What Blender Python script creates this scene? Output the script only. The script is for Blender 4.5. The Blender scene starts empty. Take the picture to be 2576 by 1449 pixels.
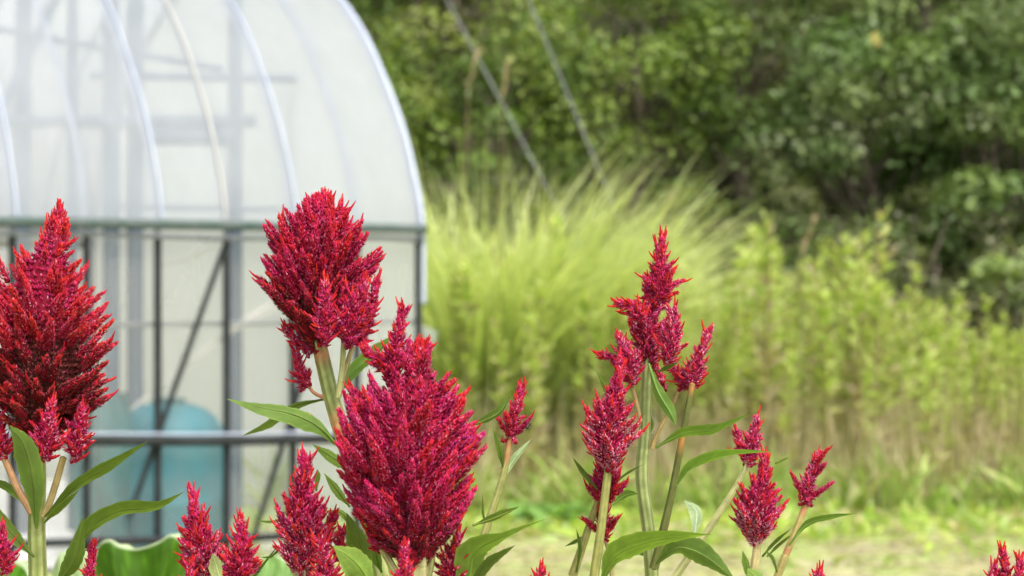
import bpy, math, random
import numpy as np
from mathutils import Vector

random.seed(7)
RNG = np.random.default_rng(7)
SC = bpy.context.scene
COL = SC.collection

# ------------------------------------------------------------------ camera
FPX = 5367.0           # focal length in photo pixels (photo measured at 2576 x 1449)
CAM_H = 1.10
cam_d = bpy.data.cameras.new("camera")
cam = bpy.data.objects.new("camera", cam_d)
COL.objects.link(cam)
cam.location = (0, 0, CAM_H)
cam.rotation_euler = (math.radians(90), 0, 0)
cam_d.sensor_width = 36.0
cam_d.lens = 36.0 * FPX / 2576.0
cam_d.clip_start = 0.05
cam_d.clip_end = 2000
cam_d.dof.use_dof = True
cam_d.dof.focus_distance = 1.74
cam_d.dof.aperture_fstop = 8.8
SC.camera = cam

# ------------------------------------------------------------------ light
SUN_EL, SUN_AZ = math.radians(58), math.radians(150)   # azimuth from +Y towards +X
w = bpy.data.worlds.new("World")
SC.world = w
w.use_nodes = True
nt = w.node_tree
bg = nt.nodes["Background"]
sky = nt.nodes.new("ShaderNodeTexSky")
sky.sky_type = 'NISHITA'
sky.sun_disc = False
sky.sun_elevation = SUN_EL
sky.sun_rotation = SUN_AZ
sky.air_density = 1.0
sky.dust_density = 5.0
sky.ozone_density = 1.0
hs = nt.nodes.new("ShaderNodeHueSaturation")
hs.inputs['Saturation'].default_value = 0.38
nt.links.new(sky.outputs[0], hs.inputs['Color'])
nt.links.new(hs.outputs[0], bg.inputs[0])
bg.inputs[1].default_value = 0.125
sd = bpy.data.lights.new("sun", 'SUN')
sd.energy = 1.5
sd.angle = math.radians(12)
sd.color = (1.0, 0.95, 0.86)
sun = bpy.data.objects.new("sun", sd)
COL.objects.link(sun)
to_sun = Vector((math.sin(SUN_AZ) * math.cos(SUN_EL), math.cos(SUN_AZ) * math.cos(SUN_EL), math.sin(SUN_EL)))
sun.rotation_euler = to_sun.to_track_quat('Z', 'Y').to_euler()
sun.location = (0, 0, 30)
SC.view_settings.view_transform = 'Standard'
SC.view_settings.look = 'None'
SC.view_settings.gamma = 1.0
SC.view_settings.exposure = 1.1
SC.render.engine = 'CYCLES'
SC.cycles.use_denoising = True
SC.cycles.max_bounces = 8
SC.cycles.transparent_max_bounces = 12

# ------------------------------------------------------------------ helpers
def P(px, py, Y):
    """a world point at depth Y seen at photo pixel (px, py)"""
    return np.array(((px - 1288.0) / FPX * Y, Y, CAM_H - (py - 724.5) / FPX * Y))

def nrm(v):
    v = np.asarray(v, float)
    return v / np.maximum(np.linalg.norm(v, axis=-1, keepdims=True), 1e-9)

def mk(name, verts, faces, mat, parent=None, cols=None, smooth=False, mats=None, midx=None):
    """one mesh object; faces is an int array (n,3) / (n,4) or a list of them; cols per vertex"""
    me = bpy.data.meshes.new(name)
    verts = np.asarray(verts, np.float32).reshape(-1, 3)
    if not isinstance(faces, (list, tuple)):
        faces = [faces]
    faces = [np.asarray(f, np.int32) for f in faces if len(f)]
    tot = np.concatenate([np.full(len(f), f.shape[1], np.int32) for f in faces])
    idx = np.concatenate([f.ravel() for f in faces])
    me.vertices.add(len(verts))
    me.vertices.foreach_set("co", verts.ravel())
    me.loops.add(len(idx))
    me.loops.foreach_set("vertex_index", idx)
    me.polygons.add(len(tot))
    st = np.zeros(len(tot), np.int32)
    st[1:] = np.cumsum(tot)[:-1]
    me.polygons.foreach_set("loop_start", st)
    me.polygons.foreach_set("loop_total", tot)
    if midx is not None:
        me.polygons.foreach_set("material_index", np.asarray(midx, np.int32))
    if smooth:
        me.polygons.foreach_set("use_smooth", np.ones(len(tot), bool))
    if cols is not None:
        a = me.color_attributes.new("Col", 'FLOAT_COLOR', 'POINT')
        c = np.ones((len(verts), 4), np.float32)
        c[:, :3] = np.asarray(cols, np.float32).reshape(-1, 3)
        a.data.foreach_set("color", c.ravel())
    me.update(calc_edges=True)
    me.validate()
    for m in (mats or [mat]):
        me.materials.append(m)
    o = bpy.data.objects.new(name, me)
    COL.objects.link(o)
    if parent is not None:
        o.parent = parent
        # verts are given in world space: bring them into the parent's space
        L = np.array(parent.matrix_basis.translation if parent.parent is None else (0, 0, 0), np.float32)
        v = verts - L
        me.vertices.foreach_set("co", v.ravel())
        me.update()
    return o

def tag(o, label=None, cat=None, group=None, kind=None):
    if label: o['label'] = label
    if cat: o['category'] = cat
    if group: o['group'] = group
    if kind: o['kind'] = kind
    return o

def empty(name, loc):
    o = bpy.data.objects.new(name, None)
    o.empty_display_size = 0.05
    COL.objects.link(o)
    o.location = [float(c) for c in loc]
    return o

class Buf:
    """collects verts, faces, colours"""
    def __init__(s):
        s.v, s.f3, s.f4, s.c, s.n = [], [], [], [], 0
    def add(s, v, f, c):
        v = np.asarray(v, float).reshape(-1, 3)
        f = np.asarray(f, int)
        c = np.asarray(c, float)
        if c.ndim == 1: c = np.tile(c, (len(v), 1))
        s.v.append(v); s.c.append(c.reshape(-1, 3))
        (s.f3 if f.shape[1] == 3 else s.f4).append(f + s.n)
        s.n += len(v)
    def build(s, name, mat, parent=None, smooth=False):
        fs = []
        if s.f3: fs.append(np.concatenate(s.f3))
        if s.f4: fs.append(np.concatenate(s.f4))
        return mk(name, np.concatenate(s.v), fs, mat, parent, np.concatenate(s.c), smooth)

def spline(pts, n):
    """Catmull-Rom through the points, n samples"""
    p = np.asarray(pts, float)
    if len(p) == 2:
        t = np.linspace(0, 1, n)[:, None]
        return p[0] * (1 - t) + p[1] * t
    q = np.vstack([2 * p[0] - p[1], p, 2 * p[-1] - p[-2]])
    u = np.linspace(0, len(p) - 1 - 1e-6, n)
    i = u.astype(int); t = (u - i)[:, None]
    a, b, c, d = q[i], q[i + 1], q[i + 2], q[i + 3]
    return 0.5 * ((2 * b) + (-a + c) * t + (2 * a - 5 * b + 4 * c - d) * t ** 2 + (-a + 3 * b - 3 * c + d) * t ** 3)

def tube(buf, pts, radii, col, sides=8, n=None, ridge=0.0, cols2=None, node=None, nodecol=None):
    """a tapered tube; ridge>0 flutes it and paints alternate ribs in cols2"""
    n = n or max(2, 6 * (len(pts) - 1))
    c = spline(pts, n)
    r = np.interp(np.linspace(0, 1, n), np.linspace(0, 1, len(radii)), radii)
    t = nrm(np.gradient(c, axis=0))
    ref = np.array((0.31, 0.9, 0.05)) if abs(t[0][1]) < .8 else np.array((1., 0, 0))
    u = nrm(np.cross(t, ref)); v = np.cross(t, u)
    a = np.linspace(0, 2 * math.pi, sides, endpoint=False)
    alt = (np.arange(sides) % 2)
    rr = 1 + ridge * (alt * 2 - 1)
    ring = (c[:, None] + (r[:, None] * rr)[:, :, None] * (np.cos(a)[None, :, None] * u[:, None] + np.sin(a)[None, :, None] * v[:, None]))
    cc = np.tile(np.asarray(col, float), (n, sides, 1))
    if cols2 is not None: cc[:, alt == 1] = cols2
    if node is not None:
        for s in node:
            k = np.exp(-((np.linspace(0, 1, n) - s) / 0.035) ** 2)[:, None, None] * 0.75
            cc = cc * (1 - k) + np.asarray(nodecol) * k
    cc *= RNG.uniform(.88, 1.1, (n, sides, 1))
    i = np.arange(n - 1)[:, None] * sides; j = np.arange(sides)[None]
    k = (j + 1) % sides
    f = np.stack([i + j, i + k, i + sides + k, i + sides + j], -1).reshape(-1, 4)
    buf.add(ring, f, cc.reshape(-1, 3))
    for e, pt, rev in ((0, c[0], True), (n - 1, c[-1], False)):      # caps
        base = e * sides
        vs = np.vstack([ring[e], pt[None] + (t[e] * r[e] * .4 * (-1 if rev else 1))[None]])
        ff = [(jj, (jj + 1) % sides, sides) for jj in range(sides)]
        if rev: ff = [(b, a_, s_) for a_, b, s_ in ff]
        buf.add(vs, np.array(ff), np.vstack([cc[e], cc[e][:1]]))

def ribbons(buf, base, d, length, width, bend, col, seg=4, hb=.35, side=None, tipcol=None, vfold=0.0, wprof='grass'):
    """many curved blades at once; bend = gravity sag of each"""
    base = np.asarray(base, float); n = len(base)
    d = nrm(d)
    length = np.broadcast_to(np.asarray(length, float), (n,)); width = np.broadcast_to(np.asarray(width, float), (n,))
    bend = np.broadcast_to(np.asarray(bend, float), (n,))
    col = np.broadcast_to(np.asarray(col, float), (n, 3))
    s = np.linspace(0, 1, seg + 1)
    pos = base[:, None] + d[:, None] * (length[:, None] * s)[:, :, None]
    hor = d.copy(); hor[:, 2] = 0; hor = nrm(hor + RNG.normal(0, .02, (n, 3)) * [1, 1, 0])
    bl = bend * length
    pos += (-np.array((0, 0, 1.))[None, None] * .8 + hor[:, None] * hb) * (bl[:, None] * s ** 2.2)[:, :, None]
    if side is None:
        side = nrm(np.cross(d, nrm(RNG.normal(0, 1, (n, 3)) + [0, 0, .6])))
    if wprof == 'grass':
        wp = np.clip(1 - s ** 2, 0, 1) * .9 + .1; wp[-1] = .03
    else:
        wp = np.sin(math.pi * np.clip(s * .92 + .06, 0, 1)) ** .8; wp[-1] = .03
    off = side[:, None] * (width[:, None] * wp * .5)[:, :, None]
    L = pos - off; R = pos + off
    v = np.stack([L, R], 2).reshape(n, -1, 3)
    m = 2 * (seg + 1)
    q = np.array([(2 * i, 2 * i + 1, 2 * i + 3, 2 * i + 2) for i in range(seg)])
    f = (np.arange(n)[:, None, None] * m + q[None]).reshape(-1, 4)
    c = np.repeat(col[:, None], m, 1)
    if tipcol is not None:
        k = np.repeat(s, 2)[None, :, None]
        c = c * (1 - k) + np.broadcast_to(np.asarray(tipcol, float), (n, 3))[:, None] * k
    buf.add(v.reshape(-1, 3), f, c.reshape(-1, 3))

# ------------------------------------------------------------------ materials
def new_mat(name):
    m = bpy.data.materials.new(name); m.use_nodes = True
    t = m.node_tree; t.nodes.clear()
    out = t.nodes.new("ShaderNodeOutputMaterial")
    return m, t, out

def plant_mat(name, rough=.5, spec=.4, transl=.3, vary=.25, scale=90.0, backface=None, tint=(1, 1, 1), tgain=1.0, blem=0.0):
    """colour attribute x noise, with light coming through thin tissue"""
    m, t, out = new_mat(name)
    N, L = t.nodes, t.links
    at = N.new("ShaderNodeVertexColor"); at.layer_name = "Col"
    no = N.new("ShaderNodeTexNoise"); no.inputs['Scale'].default_value = scale; no.inputs['Detail'].default_value = 3
    tc = N.new("ShaderNodeTexCoord"); L.new(tc.outputs['Object'], no.inputs['Vector'])
    mr = N.new("ShaderNodeMapRange"); mr.inputs[1].default_value = .3; mr.inputs[2].default_value = .7
    mr.inputs[3].default_value = 1 - vary; mr.inputs[4].default_value = 1 + vary
    L.new(no.outputs[0], mr.inputs[0])
    mx = N.new("ShaderNodeMix"); mx.data_type = 'RGBA'; mx.blend_type = 'MULTIPLY'; mx.inputs[0].default_value = 1
    L.new(at.outputs[0], mx.inputs[6]); L.new(mr.outputs[0], mx.inputs[7])
    colour = mx.outputs[2]
    if backface is not None:
        geo = N.new("ShaderNodeNewGeometry")
        mb = N.new("ShaderNodeMix"); mb.data_type = 'RGBA'; mb.blend_type = 'MIX'
        k = N.new("ShaderNodeMath"); k.operation = 'MULTIPLY'; k.inputs[1].default_value = backface[3]
        L.new(geo.outputs['Backfacing'], k.inputs[0]); L.new(k.outputs[0], mb.inputs[0])
        L.new(colour, mb.inputs[6]); mb.inputs[7].default_value = (*backface[:3], 1)
        colour = mb.outputs[2]
    if blem > 0:                                         # old spots and yellowing with their own shape
        n2 = N.new("ShaderNodeTexNoise"); n2.inputs['Scale'].default_value = 140; n2.inputs['Detail'].default_value = 4
        L.new(tc.outputs['Object'], n2.inputs['Vector'])
        m2 = N.new("ShaderNodeMapRange"); m2.inputs[1].default_value = .66; m2.inputs[2].default_value = .76; m2.inputs[3].default_value = 0; m2.inputs[4].default_value = blem
        L.new(n2.outputs[0], m2.inputs[0])
        mb2 = N.new("ShaderNodeMix"); mb2.data_type = 'RGBA'; L.new(m2.outputs[0], mb2.inputs[0])
        L.new(colour, mb2.inputs[6]); mb2.inputs[7].default_value = (.30, .26, .07, 1)
        colour = mb2.outputs[2]
    p = N.new("ShaderNodeBsdfPrincipled")
    p.inputs['Roughness'].default_value = rough; p.inputs['Specular IOR Level'].default_value = spec
    L.new(colour, p.inputs['Base Color'])
    if transl > 0:
        tr = N.new("ShaderNodeBsdfTranslucent")
        tm = N.new("ShaderNodeMix"); tm.data_type = 'RGBA'; tm.blend_type = 'MULTIPLY'; tm.inputs[0].default_value = 1
        L.new(colour, tm.inputs[6]); tm.inputs[7].default_value = (tint[0] * tgain, tint[1] * tgain, tint[2] * tgain, 1)
        L.new(tm.outputs[2], tr.inputs[0])
        ms = N.new("ShaderNodeMixShader"); ms.inputs[0].default_value = transl
        L.new(p.outputs[0], ms.inputs[1]); L.new(tr.outputs[0], ms.inputs[2]); L.new(ms.outputs[0], out.inputs[0])
    else:
        L.new(p.outputs[0], out.inputs[0])
    return m

def simple_mat(name, col, rough=.5, metal=0.0, spec=.5, vary=.2, scale=8.0, col2=None):
    m, t, out = new_mat(name)
    N, L = t.nodes, t.links
    no = N.new("ShaderNodeTexNoise"); no.inputs['Scale'].default_value = scale; no.inputs['Detail'].default_value = 5
    tc = N.new("ShaderNodeTexCoord"); L.new(tc.outputs['Object'], no.inputs['Vector'])
    cr = N.new("ShaderNodeValToRGB")
    c2 = col2 or tuple(c * (1 - vary) for c in col)
    cr.color_ramp.elements[0].position = .35; cr.color_ramp.elements[1].position = .65
    cr.color_ramp.elements[0].color = (*c2, 1); cr.color_ramp.elements[1].color = (*col, 1)
    L.new(no.outputs[0], cr.inputs[0])
    p = N.new("ShaderNodeBsdfPrincipled"); p.inputs['Roughness'].default_value = rough; p.inputs['Metallic'].default_value = metal
    p.inputs['Specular IOR Level'].default_value = spec
    L.new(cr.outputs[0], p.inputs['Base Color']); L.new(p.outputs[0], out.inputs[0])
    return m

def film_mat(name, col, clear, transl, rough=.35, tcol=(.89, .92, .95)):
    """plastic film: part clear, part milky, with faint wrinkles and dirt"""
    m, t, out = new_mat(name)
    N, L = t.nodes, t.links
    tc = N.new("ShaderNodeTexCoord")
    no = N.new("ShaderNodeTexNoise"); no.inputs['Scale'].default_value = 2.2; no.inputs['Detail'].default_value = 5
    mp = N.new("ShaderNodeMapping"); mp.inputs['Scale'].default_value = (2.4, 2.4, .7); mp.inputs['Rotation'].default_value = (0, .35, .5)
    L.new(tc.outputs['Object'], mp.inputs['Vector']); L.new(mp.outputs[0], no.inputs['Vector'])
    mr = N.new("ShaderNodeMapRange"); mr.inputs[1].default_value = .3; mr.inputs[2].default_value = .7
    mr.inputs[3].default_value = clear * .88; mr.inputs[4].default_value = clear * 1.10
    L.new(no.outputs[0], mr.inputs[0])
    bu = N.new("ShaderNodeBump"); bu.inputs['Strength'].default_value = .6; bu.inputs['Distance'].default_value = .02
    L.new(no.outputs[0], bu.inputs['Height'])
    p = N.new("ShaderNodeBsdfPrincipled"); p.inputs['Base Color'].default_value = (*col, 1); p.inputs['Roughness'].default_value = rough
    L.new(bu.outputs[0], p.inputs['Normal'])
    tr = N.new("ShaderNodeBsdfTranslucent"); tr.inputs[0].default_value = (*tcol, 1)
    a = N.new("ShaderNodeMixShader"); a.inputs[0].default_value = transl
    L.new(p.outputs[0], a.inputs[1]); L.new(tr.outputs[0], a.inputs[2])
    tp = N.new("ShaderNodeBsdfTransparent"); tp.inputs[0].default_value = (.96, .97, .98, 1)
    b = N.new("ShaderNodeMixShader"); L.new(mr.outputs[0], b.inputs[0])
    L.new(a.outputs[0], b.inputs[1]); L.new(tp.outputs[0], b.inputs[2]); L.new(b.outputs[0], out.inputs[0])
    return m

M_FLOWER = plant_mat("celosia_floret", rough=.62, spec=.14, transl=.30, vary=.12, scale=400, tint=(1.2, .8, 1.1))
M_LEAF = plant_mat("celosia_leaf", rough=.58, spec=.16, transl=.36, vary=.2, scale=60, backface=(.17, .25, .07, .3), tint=(1.15, 1.25, .45), tgain=1.25, blem=.7)
M_STEM = plant_mat("celosia_stem", rough=.5, spec=.4, transl=0, vary=.18, scale=120)
M_WEED = plant_mat("weed_leaf", rough=.6, spec=.25, transl=.4, vary=.2, scale=20, tint=(1.1, 1.15, .6), tgain=1.2)
M_GRASS = plant_mat("grass_blade", rough=.45, spec=.4, transl=.42, vary=.15, scale=10, tint=(1.1, 1.15, .6), tgain=1.2)
M_TREE = plant_mat("tree_leaf", rough=.5, spec=.4, transl=.3, vary=.25, scale=4, tint=(1.15, 1.25, .5), tgain=1.2)
M_GLOSS = plant_mat("glossy_leaf", rough=.45, spec=.4, transl=.22, vary=.25, scale=4, tint=(1.0, 1.2, .6), tgain=1.2)
M_BARK = simple_mat("bark", (.16, .13, .10), .9, col2=(.07, .055, .04), scale=14)
M_STEEL = simple_mat("galvanised_steel", (.20, .22, .24), .5, .2, vary=.35, scale=10)
M_BRIGHT = simple_mat("bright_pipe", (.24, .27, .33), .5, .0, vary=.15, scale=10)
M_DARKSTEEL = simple_mat("weathered_and_silhouette_pipe", (.028, .032, .034), .7, .0, vary=.4, spec=.25, scale=10)  # pipes, and the painted silhouette dark of the hoop leg sleeves
M_TRELLIS = simple_mat("trellis_paint", (.07, .11, .17), .7, vary=.2)
M_GREENTRACK = simple_mat("film_track", (.11, .13, .13), .7, .0, scale=16, col2=(.06, .10, .085), spec=.2)
M_FILM = film_mat("roof_film", (.56, .585, .63), .42, .60, tcol=(.87, .91, .96))
M_SIDE = film_mat("side_film", (.60, .59, .55), .73, .5, tcol=(.93, .92, .87))
M_FAR = film_mat("far_film", (.88, .88, .86), .10, .5)
M_BOUNCE = simple_mat("bounce_floor_sheet", (.80, .79, .75), .8, vary=.15, scale=6)
M_STRAP = simple_mat("strap_white", (.48, .53, .66), .4, vary=.08)
M_STRAPC = simple_mat("strap_cream", (.52, .51, .47), .5, vary=.1)
M_TEAL = simple_mat("teal_plastic", (.0, .20, .26), .6, vary=.3, scale=3)
M_TEALD = simple_mat("teal_sheet", (.0, .12, .13), .6, vary=.4, scale=4)
M_CABLE = simple_mat("steel_cable", (.30, .31, .32), .6, vary=.2)
M_ANT = simple_mat("ant_black", (.012, .01, .01), .3, vary=.2)
M_TARO = plant_mat("broad_leaf", rough=.6, spec=.15, transl=.25, vary=.18, scale=14, tint=(1.1, 1.3, .4), tgain=1.2)

# ------------------------------------------------------------------ ground and hillside
def ground_mat():
    m, t, out = new_mat("mown_ground")
    N, L = t.nodes, t.links
    tc = N.new("ShaderNodeTexCoord")
    def noise(s, d=5):
        n = N.new("ShaderNodeTexNoise"); n.inputs['Scale'].default_value = s; n.inputs['Detail'].default_value = d
        L.new(tc.outputs['Object'], n.inputs['Vector']); return n
    n1, n2, n3 = noise(2.2), noise(9), noise(60)
    r1 = N.new("ShaderNodeValToRGB"); e = r1.color_ramp.elements
    e[0].position = .38; e[0].color = (.25, .22, .14, 1); e[1].position = .58; e[1].color = (.48, .44, .27, 1)
    L.new(n2.outputs[0], r1.inputs[0])
    r2 = N.new("ShaderNodeValToRGB"); e = r2.color_ramp.elements
    e[0].position = .44; e[0].color = (0, 0, 0, 1); e[1].position = .60; e[1].color = (1, 1, 1, 1)
    L.new(n1.outputs[0], r2.inputs[0])
    mx = N.new("ShaderNodeMix"); mx.data_type = 'RGBA'
    L.new(r2.outputs[0], mx.inputs[0]); L.new(r1.outputs[0], mx.inputs[6]); mx.inputs[7].default_value = (.33, .41, .13, 1)
    bu = N.new("ShaderNodeBump"); bu.inputs['Strength'].default_value = .6; bu.inputs['Distance'].default_value = .02
    L.new(n3.outputs[0], bu.inputs['Height'])
    p = N.new("ShaderNodeBsdfPrincipled"); p.inputs['Roughness'].default_value = .95; p.inputs['Specular IOR Level'].default_value = .1
    L.new(mx.outputs[2], p.inputs['Base Color']); L.new(bu.outputs[0], p.inputs['Normal']); L.new(p.outputs[0], out.inputs[0])
    return m
M_GROUND = ground_mat()
M_HILL = simple_mat("hill_litter", (.11, .10, .06), .95, col2=(.05, .052, .03), scale=2.0, spec=.1)

def hill_z(x, y):
    return np.maximum(0, y - 14.6) * .5 + np.where(y > 15, .12 * np.sin(x * 1.7) * np.minimum(1, (y - 15) / 2), 0)

mk("ground", [(-300, -60, 0), (300, -60, 0), (300, 14.6, 0), (-300, 14.6, 0)], np.array([(0, 1, 2, 3)]), M_GROUND)
tag(bpy.data.objects["ground"], kind='structure')
gx = np.linspace(-60, 60, 121); gy = np.linspace(14.6, 60, 60)
XX, YY = np.meshgrid(gx, gy)
hv = np.stack([XX, YY, hill_z(XX, YY) + np.where(YY > 15, RNG.uniform(-.08, .08, XX.shape), 0)], -1).reshape(-1, 3)
ii = (np.arange(59)[:, None] * 121 + np.arange(120)[None])
mk("hillside", hv, np.stack([ii, ii + 1, ii + 122, ii + 121], -1).reshape(-1, 4), M_HILL, smooth=True)
tag(bpy.data.objects["hillside"], kind='structure')

# ------------------------------------------------------------------ polytunnel
TH = math.radians(32)
AX = np.array((math.cos(TH), math.sin(TH), 0)); IN = np.array((-math.sin(TH), math.cos(TH), 0))
T0 = np.array((-0.400, 9.1, 0.0))                     # foot of the hoop at the right end
half = [(0, 0.0), (0, .6), (0, 1.10)]                 # hoop profile: metres in from the side, height
for px_, py_ in ((1050, 560), (1030, 440), (1000, 320), (955, 200), (905, 90), (845, 0)):
    k_ = (px_ - 1288) / FPX
    d_ = (T0[0] - k_ * T0[1]) / (math.sin(TH) + k_ * math.cos(TH))
    half.append((max(d_, .005), CAM_H - (py_ - 724.5) / FPX * (T0[1] + math.cos(TH) * d_)))
half += [(half[-1][0] + .30, half[-1][1] + .17), (half[-1][0] + .68, half[-1][1] + .31), (half[-1][0] + 1.15, half[-1][1] + .37)]
APEX = half[-1][0]
prof = half + [(2 * APEX - d, z) for d, z in half[-2::-1]]
def tp(s, d, z, out=0.0):
    """tunnel point: s metres left of the right end, d metres in from the near side"""
    return T0 - AX * s + IN * d + np.array((0, 0, z))
PROF = spline([(d, 0, z) for d, z in prof], 120)[:, [0, 2]]
pn = np.gradient(PROF, axis=0); pn = np.stack([-pn[:, 1], pn[:, 0]], -1); pn = nrm(pn)
def hoop_pts(s, off=0.0, lo=0, hi=120, step=3):
    q = PROF + pn * off
    return np.array([tp(s, *q[i]) for i in range(lo, hi, step)])
TLEN = 4.2
tun = empty("polytunnel", tp(0, 0, 0))
tag(tun, "white plastic film polytunnel on steel hoops with clear lower side wall", "polytunnel")
SP = .297
nz = int(np.argmax(PROF[:, 1] > 1.34)); nzf = 120 - nz
for k in range(int(TLEN / SP) + 1):
    b = Buf(); tube(b, hoop_pts(k * SP, 0, 0, 120, 3), [.011], (1, 1, 1), 10, n=100)
    b.build("hoop", M_BRIGHT, tun, True)
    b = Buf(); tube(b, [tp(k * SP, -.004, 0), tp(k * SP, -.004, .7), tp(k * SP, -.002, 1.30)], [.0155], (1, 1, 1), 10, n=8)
    b.build("silhouette_sleeve", M_DARKSTEEL, tun, True)  # added dark sleeve: backlit silhouette of the hoop leg put into its colour
# roof film: slightly slack between the hoops
def sheet(name, mat, lo, hi, off, sag, dz=0):
    ss = np.linspace(-.012, TLEN, 90)
    q = PROF[lo:hi]; nn = pn[lo:hi]
    v = np.zeros((len(ss), len(q), 3))
    for a, s in enumerate(ss):
        o = off - sag * (1 - abs(math.cos(math.pi * s / SP)) ** .7)
        qq = q + nn * o
        v[a] = T0 - AX * s + IN * qq[:, :1] + np.array((0, 0, 1)) * qq[:, 1:]
    n = len(q); i = (np.arange(len(ss) - 1)[:, None] * n + np.arange(n - 1)[None])
    return mk(name, v.reshape(-1, 3), np.stack([i, i + 1, i + n + 1, i + n], -1).reshape(-1, 4), mat, tun, smooth=True)
sheet("roof_film", M_FILM, nz, nzf, .018, .006)
sheet("side_film", M_SIDE, 0, nz, -.018, .010)
sheet("side_film", M_FAR, nzf, 120, .020, .012)
mk("bounce_floor_sheet", [tp(.02, .05, .012), tp(TLEN, .05, .012), tp(TLEN, 2 * APEX - .05, .012), tp(.02, 2 * APEX - .05, .012)], np.array([(0, 1, 2, 3)]), M_BOUNCE, tun)  # white sheet added on the floor to bounce light and brighten the interior
# end walls
for s in (-.02, TLEN + .02):
    q = PROF[0:120:3]
    v = np.array([tp(s, d, z) for d, z in q] + [tp(s, d, 0) for d, z in q]); n = len(q)
    mk("end_wall_film", v, np.array([(i, i + 1, n + i + 1, n + i) for i in range(n - 1)]), M_FAR, tun)
# edge trim of the right hoop: bluish white pipe
b = Buf(); tube(b, hoop_pts(-.016, .016, nz - 6, nzf, 2), [.011], (1, 1, 1), 10, n=110); b.build("edge_pipe", M_STRAP, tun, True)
# roof straps over the film, each above a hoop
for k in (2, 3, 4, 6, 8):
    b = Buf(); tube(b, hoop_pts(k * SP + (.01 if k % 2 else -.012), .030, nz, nzf, 2), [.0055], (1, 1, 1), 6, n=80)
    b.build("roof_strap", M_STRAPC if k == 3 else M_STRAP, tun, True)
def rail(name, z0, z1, r, mat, d=-.035, wob=0.0, s1=TLEN):
    b = Buf()
    pts = [tp(s, d, z0 + (z1 - z0) * s / 2.0 + wob * math.sin(s * 5)) for s in np.linspace(-.01, s1, 16)]
    tube(b, pts, [r], (1, 1, 1), 10, n=60)
    return b.build(name, mat, tun, True)
rail("side_rail", 1.35, 1.352, .020, M_GREENTRACK, -.045)
rail("side_rail", 1.305, 1.305, .010, M_STEEL, -.03, .006)
rail("side_rail", .955, .955, .009, M_STEEL, .035)
rail("roll_up_pipe", .460, .520, .020, M_DARKSTEEL, -.05, .003)
rail("roll_up_pipe", .488, .548, .0045, M_STRAP, -.045, .003)
rail("base_rail", .066, .13, .017, M_DARKSTEEL, -.05, .004)
def tpx(px, py, d):
    """the tunnel-plane point, d metres inside, seen at a photo pixel"""
    o = np.array((0, 0, CAM_H)); r = np.array(((px - 1288) / FPX, 1, -(py - 724.5) / FPX))
    t = np.dot(T0 + IN * d - o, IN) / np.dot(r, IN)
    return o + r * t
for (a, c) in (((572, 600), (325, 1300)), ((770, 930), (640, 1345))):
    b = Buf(); tube(b, [tpx(*a, .002), tpx(*c, .002)], [.012], (1, 1, 1), 8, n=4); b.build("brace", M_DARKSTEEL, tun, True)
# folds of loose film hanging inside the side wall
for (a, m_, c) in (((880, 655), (640, 790), (345, 1015)), ((560, 600), (480, 645), (400, 668)), ((720, 760), (560, 850), (330, 1030))):
    b = Buf(); tube(b, [tpx(*a, .06), tpx(*m_, .07), tpx(*c, .06)], [.004, .010, .004], (1, 1, 1), 6, n=20); b.build("film_fold", M_STRAPC, tun, True)
# scrap of film sticking out past the end hoop
pp = [P(1058, 815, 9.12), P(1100, 835, 9.15), P(1098, 862, 9.17), P(1062, 905, 9.14), P(1060, 860, 9.10), P(1082, 845, 9.10)]
mk("film_flap", pp, np.array([(0, 1, 5), (1, 2, 5), (2, 3, 4), (2, 4, 5), (0, 5, 4)]), M_FILM, tun)

# trellis inside the tunnel
tr = empty("plant_trellis", tp(2, 1.3, 0))
tag(tr, "grey post and bar plant trellis seen blurred through the tunnel film", "trellis")
for px, wpx in ((58, .045), (182, .03), (280, .05), (340, .05), (592, .045), (748, .028), (890, .02)):
    a = tpx(px, 240 if px > 700 else -260, 1.25); a2 = a.copy(); a2[2] = 0.0
    b = Buf(); tube(b, [a2, a], [wpx * .8], (1, 1, 1), 8, n=4); b.build("post", M_TRELLIS, tr, True)
for (x0, y0, x1, y1, r) in ((-80, 305, 640, 305, .03), (-80, 60, 560, 175, .016), (230, 190, 800, 200, .018), (340, 340, 590, 345, .045), (300, 520, 800, 530, .012)):
    b = Buf(); tube(b, [tpx(x0, y0, 1.22), tpx(x1, y1, 1.22)], [r], (1, 1, 1), 8, n=4); b.build("crossbar", M_TRELLIS, tr, True)
b = Buf(); tube(b, [tpx(145, -20, 1.2), tpx(-20, 330, 1.2)], [.022], (1, 1, 1), 8, n=4); b.build("diagonal_brace", M_TRELLIS, tr, True)

# teal water tank and folded sheet inside the tunnel
def lathe(name, prof_, centre, mat, parent=None, seg=40):
    v, f = [], []
    for r, z in prof_:
        for k in range(seg):
            a = 2 * math.pi * k / seg
            v.append((centre[0] + r * math.cos(a), centre[1] + r * math.sin(a), z))
    for i in range(len(prof_) - 1):
        for k in range(seg):
            f.append((i * seg + k, i * seg + (k + 1) % seg, (i + 1) * seg + (k + 1) % seg, (i + 1) * seg + k))
    o = mk(name, v, np.array(f), mat, parent, smooth=True)
    return o
c = tpx(425, 1200, .30)
tk = empty("water_tank", (c[0], c[1], 0)); tag(tk, "round teal plastic water tank standing inside behind the clear film", "tank")
lathe("tank_body", [(.001, .0), (.22, .0), (.235, .03), (.235, .2), (.245, .215), (.245, .24), (.235, .255), (.235, .44), (.225, .51), (.195, .565), (.15, .60), (.09, .622), (.06, .625)], c, M_TEAL, tk)
lathe("tank_lid", [(.062, .624), (.07, .626), (.07, .64), (.06, .645), (.001, .647)], c, M_TEALD, tk)
c = tpx(275, 1180, .30); 
b = Buf(); nx, ny = 28, 14
vs = []
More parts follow.
